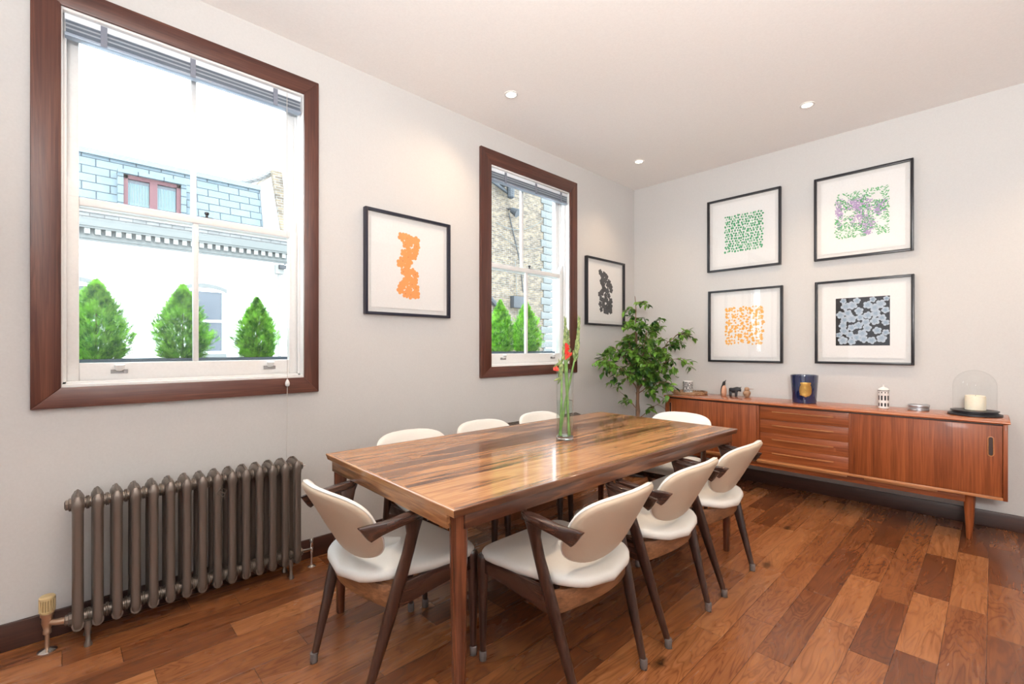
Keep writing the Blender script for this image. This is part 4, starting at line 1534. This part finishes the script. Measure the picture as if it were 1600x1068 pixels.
# large blue candle
M['cobalt'] = plain('deep_blue_glass', (0.004, 0.010, 0.055), 0.06, coat=1.0, spec=0.7)
M['gold'] = plain('gold_label', (0.52, 0.30, 0.08), 0.35, metal=0.7, bump=0.5, bscale=120)
M['wax'] = plain('cream_wax', (0.82, 0.76, 0.62), 0.5, sss=0.3)
cd = thing('blue_glass_candle', 'large cobalt blue glass candle with a gold shield emblem on the sideboard', 'candle', (-1.052, 4.255, SZ))
MB().lathe([(.078, 0), (.083, .004), (.097, .218), (.0965, .222), (.092, .222), (.0905, .216), (.089, .17)], (0, 0, 0), 48, cap=False).build('glass', 'cobalt', cd, smooth=45)
MB().lathe([(.082, .004), (.0885, .165), (.002, .166)], (0, 0, 0), 40).build('wax', 'wax', cd, smooth=45)
# emblem: shield on the side that faces the table (about -y, slightly +x)
q = MB()
prof = [(-.040, .055), (-.036, .062), (-.040, .074), (-.041, .100), (-.036, .128), (-.030, .136), (-.036, .146), (-.034, .155), (.034, .155), (.036, .146), (.030, .136), (.036, .128), (.041, .100), (.040, .074), (.036, .062), (.024, .050), (.012, .046), (0, .040), (-.012, .046), (-.024, .050)]
prof = [(x * 1.05, z + .012) for x, z in prof]
_p = []
for (xa, za), (xb, zb) in zip(prof, prof[1:] + prof[:1]):
    k_ = max(1, int(abs(xb - xa) / .006))
    _p += [(xa + (xb - xa) * j / k_, za + (zb - za) * j / k_) for j in range(k_)]
prof = _p
ca = R(-70)
def wrap(x, z, off):
    r = .083 + (.097 - .083) * (z / .218) + off
    a = ca + x / r
    return (r * math.cos(a), r * math.sin(a), z)
n = len(prof)
c0 = (0, .105)
outer = [wrap(x, z, .0012) for x, z in prof]
mid_ = [wrap(c0[0] + (x - c0[0]) * .85, c0[1] + (z - c0[1]) * .85, .0028) for x, z in prof]
inn = [wrap(c0[0] + (x - c0[0]) * .70, c0[1] + (z - c0[1]) * .70, .0016) for x, z in prof]
inn2 = [wrap(c0[0] + (x - c0[0]) * .35, c0[1] + (z - c0[1]) * .35, .0022) for x, z in prof]
inn3 = [wrap(c0[0] + (x - c0[0]) * .03, c0[1] + (z - c0[1]) * .03, .0026) for x, z in prof]
q.loft([outer, mid_, inn, inn2, inn3], cap=False)
q.build('shield_emblem', 'gold', cd, smooth=30)

# ceramic tower
tw = thing('ceramic_tower', 'white cylindrical ceramic tower with printed windows and a domed lid', 'ornament', (-.558, 4.300, SZ))
MB().lathe([(.030, 0), (.032, .002), (.032, .128), (.033, .130)], (0, 0, 0), 36).build('tower_body', 'china', tw, smooth=40)
ld = MB()
ld.lathe([(.034, .1305), (.034, .136), (.030, .140), (.018, .148), (.007, .154), (.004, .158), (.006, .162), (.004, .167), (.0005, .169)], (0, 0, 0), 36)
ld.build('lid', 'china', tw, smooth=50)
q = MB()
def patch(mb, a, z0, z1, wd, r_, arch=False):
    pts = []
    k = 5
    for i in range(k):
        aa = a + wd * (-.5 + i / (k - 1))
        pts.append((aa, z0))
    for i in range(k):
        f = .5 - i / (k - 1)
        aa = a + wd * f
        pts.append((aa, z1 - (abs(f) * 2) ** 2 * .004 * arch))
    mb.add([(r_ * math.cos(x), r_ * math.sin(x), z) for x, z in pts], [tuple(range(2 * k))])
for k in range(10):
    a = 2 * PI * k / 10 + .1
    patch(q, a, .110, .118, .22, .0324)
    patch(q, a, .058, .092, .34, .0324)
    patch(q, a, .014, .040, .34, .0324, True)
q.build('printed_windows', M['ebony'], tw)
q = MB()
for z0 in (.1255,):
    q.lathe([(.0326, z0), (.0335, z0 + .003), (.0326, z0 + .0045)], (0, 0, 0), 36, cap=False)
q.build('printed_band', M['ebony'], tw)

# ribbed tin
M['tin'] = plain('brushed_grey_metal', (0.52, 0.53, 0.56), 0.32, metal=0.85)
tn = thing('round_tin', 'low ribbed silver grey round tin just right of the ceramic tower', 'tin', (-.367, 4.325, SZ))
MB().lathe([(.052, 0), (.0575, .002), (.0575, .009), (.0545, .012), (.0575, .015), (.0575, .022), (.0545, .025), (.0565, .027)], (0, 0, 0), 40).build('tin_body', 'tin', tn, smooth=40)
MB().lathe([(.0585, .0272), (.0595, .029), (.0595, .038), (.0570, .041), (.052, .042), (.051, .0395), (.004, .0395)], (0, 0, 0), 40).build('lid', 'tin', tn, smooth=40)

# cloche
cx_, cy_ = -.088, 4.275
cl = thing('glass_cloche', 'clear glass dome on a black round stand at the right end of the sideboard', 'cloche', (cx_, cy_, SZ))
MB().lathe([(.126, 0), (.130, .003), (.130, .012), (.118, .016), (.108, .020), (.108, .024), (.116, .028), (.116, .033), (.005, .033)], (0, 0, 0), 48).build('stand', M['ebony'], cl, smooth=35)
dome = [(.104, .0335), (.104, .19)]
for k in range(1, 13):
    a = PI / 2 * k / 12
    dome.append((max(.104 * math.cos(a), .001), .19 + .104 * math.sin(a)))
M['domeglass'] = glassy('cloche_glass', (0.985, 0.99, 0.99), 1.45, 0.0, 0.55)
q = MB().lathe(dome, (0, 0, 0), 48, cap=False).build('glass_dome', 'domeglass', cl, smooth=70)
cc_ = thing('pillar_candle', 'cream pillar candle inside the glass cloche', 'candle', (cx_ + .004, cy_, SZ + .0338))
MB().lathe([(.048, 0), (.0505, .002), (.0505, .088), (.047, .094), (.040, .090), (.010, .087), (.002, .087)], (0, 0, 0), 36).build('wax', 'wax', cc_, smooth=50)
MB().tube([(0, 0, .086), (.001, 0, .097)], .0012, 6).build('wick', M['ebony'], cc_)

# ---------------------------------------------------------------- outside: planters and conifers
M['planter'] = plain('slate_blue_planter', (0.055, 0.075, 0.10), 0.5)
M['conifer'] = leaf_mat('goldcrest_green', (0.03, 0.17, 0.010), (0.34, 0.72, 0.07), 0.6, 0.5, 22)
def planter(label, y0, y1, z0, z1):
    t = thing('window_planter', label, 'planter', (XL - .315, (y0 + y1) / 2, z0))
    h = (y1 - y0) / 2
    b = MB()
    t_ = .008
    b.box((-.085, -h, 0), (.085, h, .01))
    b.box((-.085, -h, .01), (-.085 + t_, h, z1 - z0)); b.box((.085 - t_, -h, .01), (.085, h, z1 - z0))
    b.box((-.085 + t_, -h, .01), (.085 - t_, -h + t_, z1 - z0)); b.box((-.085 + t_, h - t_, .01), (.085 - t_, h, z1 - z0))
    b.build('trough', 'planter', t, bevel=0.002)
    MB().box((-.076, -h + .009, .012), (.076, h - .009, z1 - z0 - .014)).build('soil', 'soil', t)
planter('slate blue trough on the sill outside the large left window', -.09, 1.03, 1.0035, 1.146)
planter('slate blue trough on the sill outside the window beside the flowers', 2.29, 3.42, 1.0225, 1.168)
def conifer(label, y, zb, H_, rad, seed, group, xo=0, bend=0):
    rg = prng(seed)
    t = thing('conifer_shrub', label, 'shrub', (XL - .315 + xo, y, zb), group=group)
    MB().tube([(0, 0, -.012), (0, 0, H_ * .75)], [.006, .002], 6).build('stem', 'bark', t)
    b = MB()
    n = 4200
    for i in range(n):
        v = ((i + rg.random()) / n) ** 1.25
        z = H_ * (.01 + .95 * v)
        pr = rad * max(0, math.sin(PI * min(1, (v * .84 + .16)) ** .80)) ** .85
        a = rg.uniform(0, 2 * PI)
        nz = noise.noise(Vector((math.cos(a) * 1.6 + seed * 7, math.sin(a) * 1.6, v * 5)))
        pr = max(pr * (1 + .38 * nz), .004)
        rr = pr * math.sqrt(rg.uniform(.10, 1)) * rg.uniform(.75, 1.12)
        p = Vector((rr * math.cos(a) * .8, rr * math.sin(a) + bend * v, z))
        d = Vector((math.cos(a) * (.95 - .85 * v), math.sin(a) * (.95 - .85 * v), rg.uniform(.35, 1.3))).normalized()
        d = (d + Vector((rg.uniform(-.35, .35), rg.uniform(-.35, .35), rg.uniform(-.2, .2))) * (1.1 - .8 * v)).normalized()
        L_ = rg.uniform(.018, .042) * (1.15 - .3 * v)
        s_ = d.orthogonal().normalized()
        s_ = (Matrix.Rotation(rg.uniform(0, PI), 3, d) @ s_)
        # a feathery spray: spine with short side blades
        w_ = .0014
        b.add([p - s_ * w_, p + s_ * w_, p + d * L_], [(0, 1, 2)])
        for k in range(4):
            f = .2 + .19 * k
            for sg in (-1, 1):
                q = p + d * L_ * f
                e = q + (d * .7 + s_ * sg * .75) * L_ * .42
                m2 = d * .0019
                b.add([q - m2, q + m2, e], [(0, 1, 2)])
    b.build('foliage', 'conifer', t)
    return t
conifer('feathery bright green conifer outside the left window, cut by its left sash edge', .105, 1.134, .39, .125, 1, None)
conifer('feathery bright green conifer behind the centre bar of the left window', .452, 1.134, .40, .125, 2, None)
conifer('feathery bright green conifer at the right of the left window', .815, 1.134, .355, .100, 3, None)
conifer('bright green cone shaped conifer at the left of the far window', 2.775, 1.156, .46, .125, 4, None)
conifer('bright green cone shaped conifer behind the centre bar of the far window', 3.105, 1.156, .47, .145, 5, None)

# ---------------------------------------------------------------- outside: street and buildings
M['street'] = plain('asphalt', (0.16, 0.16, 0.165), 0.9)
struct(MB().box((-40, -30, -5.2), (XL - .2, 45, -5.0)).build('ground', 'street'))
M['render'] = plain('white_painted_render', (0.66, 0.67, 0.67), 0.85, bump=0.3, bscale=5)
M['slate'] = brick_mat('blue_grey_slate', (0.098, 0.138, 0.158), (0.115, 0.155, 0.178), (0.012, 0.022, 0.03), 0.46, 0.19, 0.5, 0.012, 0.7, 'YZ', 0.25)
M['whitebrick'] = brick_mat('white_painted_brick', (0.14, 0.142, 0.14), (0.18, 0.18, 0.175), (0.07, 0.07, 0.07), 0.23, 0.075, 0.5, 0.008, 0.8)
M['stock'] = brick_mat('yellow_stock_brick', (0.175, 0.130, 0.080), (0.070, 0.050, 0.036), (0.17, 0.16, 0.145), 0.225, 0.075, 0.5, 0.011, 0.9, 'YZ', 0.7)
M['lead'] = plain('lead_capping', (0.12, 0.16, 0.18), 0.6, bump=0.4, bscale=12)
M['maroon'] = plain('maroon_window_paint', (0.085, 0.022, 0.028), 0.5)
M['curtain'] = plain('pale_net_curtain', (0.14, 0.21, 0.23), 0.9)
M['cornice'] = plain('aged_white_stucco', (0.115, 0.122, 0.118), 0.9, bump=0.6, bscale=9)
M['dentil'] = plain('cream_stucco_block', (0.19, 0.19, 0.178), 0.9)
M['dkglass'] = plain('dim_window_glass', (0.055, 0.065, 0.08), 0.15)
FXX = -13.0
tn_ = thing('terraced_house', 'white painted terraced house with slate mansard roof across the street', 'building', (FXX, 0, 0))
MB().box((-5, -7, -5), (0, 4.15, 3.42)).build('facade', 'render', tn_)
# cornice bands
c = MB()
for z0, z1, dx in ((3.42, 3.46, .04), (3.46, 3.52, .06), (3.66, 3.70, .16), (3.70, 3.86, .18)):
    c.box((-.3, -7, z0), (dx, 4.22, z1))
c.box((-.3, -7, 3.52), (.05, 4.2, 3.66))
c.build('cornice', 'cornice', tn_)
c = MB()
for k in range(64):
    y = 4.10 - k * .165
    c.box((.05, y - .045, 3.545), (.135, y + .045, 3.665))
c.build('dentil_course', 'dentil', tn_)
MB().box((-.3, -7, 3.86), (.10, 4.2, 4.02)).build('parapet', 'whitebrick', tn_)
MB().box((-.3, -7, 4.02), (.16, 4.2, 4.09)).build('gutter', 'dentil', tn_)
# mansard slope
def slab3(pts, th):
    b = MB()
    vs = [tuple(p) for p in pts] + [(p[0] - th, p[1], p[2]) for p in pts]
    b.add(vs, [(0, 1, 2, 3), (7, 6, 5, 4), (0, 4, 5, 1), (1, 5, 6, 2), (2, 6, 7, 3), (3, 7, 4, 0)])
    return b
slab3([(-.20, -7, 4.0), (-.20, 3.72, 4.0), (-.62, 3.72, 5.42), (-.62, -7, 5.42)], .2).build('mansard_roof', 'slate', tn_)
MB().box((-.75, -7, 5.40), (-.55, 3.74, 5.52)).build('roof_capping', 'lead', tn_)
dw = MB()
dw.box((-.55, .80, 4.10), (-.20, .90, 5.06)); dw.box((-.55, 1.94, 4.10), (-.20, 2.04, 5.06)); dw.box((-.55, .80, 5.02), (-.16, 2.04, 5.10))
dm = dw.build('dormer_surround', 'slate', tn_)
dw = MB()
for y0, y1, z0, z1 in ((.90, .98, 4.2, 5.02), (1.86, 1.94, 4.2, 5.02), (.90, 1.94, 4.94, 5.02), (1.36, 1.50, 4.2, 4.94), (.90, 1.94, 4.16, 4.26)):
    dw.box((-.34, y0, z0), (-.26, y1, z1))
dm2 = dw.build('dormer_window', 'maroon', tn_)
MB().box((-.35, .92, 4.2), (-.33, 1.92, 4.98)).build('pane', 'dkglass', dm2)
cu = MB()
for k in range(30):
    y0 = .99 + k * .029
    if 1.36 < y0 < 1.49: continue
    cu.tube([(-.322, y0, 4.27), (-.322, y0, 4.86)], .012, 6)
cu.build('curtain', 'curtain', dm2)
# party wall at the right with a brick coping
b = MB()
pf = [(3.72, 4.0), (3.72, 5.60), (4.00, 5.98), (4.16, 5.98), (4.16, 4.0)]
def ext(pf, x0, x1):
    n = len(pf)
    return MB().add([(x0, y, z) for y, z in pf] + [(x1, y, z) for y, z in pf], [tuple(range(n)), tuple(reversed(range(n, 2 * n)))] + [(k, (k + 1) % n, (k + 1) % n + n, k + n) for k in range(n)])
slab3([(.02, 3.74, 4.0), (.02, 4.10, 4.0), (-.62, 4.02, 5.85), (-.62, 3.74, 5.60)], 3.0).build('party_wall', 'render', tn_)
slab3([(.06, 4.08, 4.0), (.06, 4.26, 4.0), (-.50, 4.26, 6.0), (-.50, 4.00, 6.0)], 3.1).build('party_wall_edge', 'stock', tn_)
MB().tube([(-.7, 3.30, 5.52), (-.7, 3.7, 5.72), (-.7, 4.1, 6.03)], .07, 6).build('coping', 'whitebrick', tn_)
# windows of the facade
def far_window(y0, y1, z0, z1):
    w_ = MB()
    n = 9
    w_.box((-.02, y0, z0 - .10), (.10, y1, z0))
    pts = [(y0 - .02, z1)] + [(y0 - .02 + (y1 - y0 + .04) * k / (n - 1), z1 + .10 * (1 - (2 * k / (n - 1) - 1) ** 2)) for k in range(n)] + [(y1 + .02, z1)]
    q = [(y, z) for y, z in pts] + [(y, z - .09) for y, z in reversed(pts)]
    m_ = len(q)
    w_.add([(.0, y, z) for y, z in q] + [(.05, y, z) for y, z in q], [tuple(range(m_)), tuple(reversed(range(m_, 2 * m_)))] + [(k, (k + 1) % m_, (k + 1) % m_ + m_, k + m_) for k in range(m_)])
    o = w_.build('window', 'cornice', tn_)
    MB().box((0.001, y0 + .05, z0), (.012, y1 - .05, z1 - .02)).build('pane', 'dkglass', o)
    f = MB()
    for a, b_, c_, d_ in ((y0 + .02, y0 + .08, z0, z1), (y1 - .08, y1 - .02, z0, z1), (y0 + .08, y1 - .08, z0, z0 + .07), (y0 + .08, y1 - .08, z1 - .09, z1), (y0 + .08, y1 - .08, (z0 + z1) / 2 - .03, (z0 + z1) / 2 + .03)):
        f.box((.004, a, c_), (.04, b_, d_))
    f.build('window_frame', 'render', o)
far_window(1.92, 2.80, 1.05, 2.62)
far_window(-.42, .52, 1.0, 2.56)
# rain hopper and downpipe
h = MB()
h.loft([[(.03 + .13 * s, 4.0 + dy * s, z) for dy, s in ((-.10, 1), (.10, 1))] + [(.02, 4.0 + .10, z), (.02, 4.0 - .10, z)] for s, z in ((1, 3.36), (1, 3.26), (.6, 3.12))])
h.tube([(.09, 4.0, 3.14), (.09, 4.0, -5)], .04, 10)
h.build('downpipe', 'dentil', tn_, smooth=50)
MB().box((.10, 3.96, 3.26), (.20, 4.12, 3.36)).build('alarm_lamp', M['ebony'], tn_, loc=(0.06, 0, -.02))

M['iron'] = plain('dark_ironwork', (0.030, 0.034, 0.040), 0.6)
bk = thing('brick_house', 'yellow stock brick house across the street seen through the far window', 'building', (FXX, 0, 0))
MB().box((-5, 7.5, -5), (0, 14.45, 9.5)).build('brick_wall', 'stock', bk)
qn = MB()
for k in range(44):
    z = -3 + k * .30
    qn.box((-.3, 14.30 if k % 2 else 14.15, z), (.05, 14.85, z + .28))
qn.build('quoins', 'cornice', bk, bevel=0.01)
ev = MB()
ev.box((-.2, 7.5, 9.5), (.5, 14.9, 9.7))
ev.build('eaves', M['ebony'], bk)
ev = MB()
for k in range(6):
    ev.box((0, 10.6 + k * .25, 8.0 - k * .14), (.35, 10.75 + k * .25, 8.1 - k * .14))
ev.tube([(.2, 10.4, 7.6), (.2, 12.2, 7.05)], .06, 8)
ev.build('roof_bracket', 'iron', bk)
lt = MB()
lt.lathe([(.05, .0), (.13, .05), (.15, .42), (.18, .44), (.05, .62), (.02, .66)], (.30, 12.15, 6.85), 8)
lt.tube([(0, 12.15, 7.6), (.3, 12.15, 7.6), (.3, 12.15, 7.5)], .025, 6)
lt.build('wall_lantern', 'iron', bk)
lt = MB()
lt.tube([(0, 12.3, 6.55), (.25, 12.3, 6.5)], .04, 8)
lt.tube([(.18, 12.3, 6.48), (.42, 12.4, 6.32)], [.10, .17], 12)
lt.tube([(.03, 12.3, 6.4), (.04, 12.9, 4.6), (.03, 13.1, 3.4)], .018, 6)
lt.build('floodlight', 'iron', bk)
MB().box((0, 12.4, 2.75), (.22, 12.95, 3.2)).build('meter_box', 'iron', bk, bevel=0.01)
MB().tube([(.1, 10.9, 3.3), (.1, 12.0, 2.5), (.1, 12.3, 2.2)], .09, 8).build('downpipe', 'iron', bk)
wi = MB()
for k, (a, b_, sag) in enumerate((((.06, 11.6, 5.9), (.06, 14.2, 6.5), .35), ((.06, 11.8, 5.5), (.06, 14.2, 5.4), .3), ((.06, 12.6, 4.7), (.06, 12.9, 1.0), 0))):
    pts = []
    for j in range(13):
        u = j / 12
        pts.append((a[0], a[1] + (b_[1] - a[1]) * u, a[2] + (b_[2] - a[2]) * u - sag * 4 * u * (1 - u)))
    wi.tube(pts, .012, 5)
wi.build('cable', 'cornice', bk)
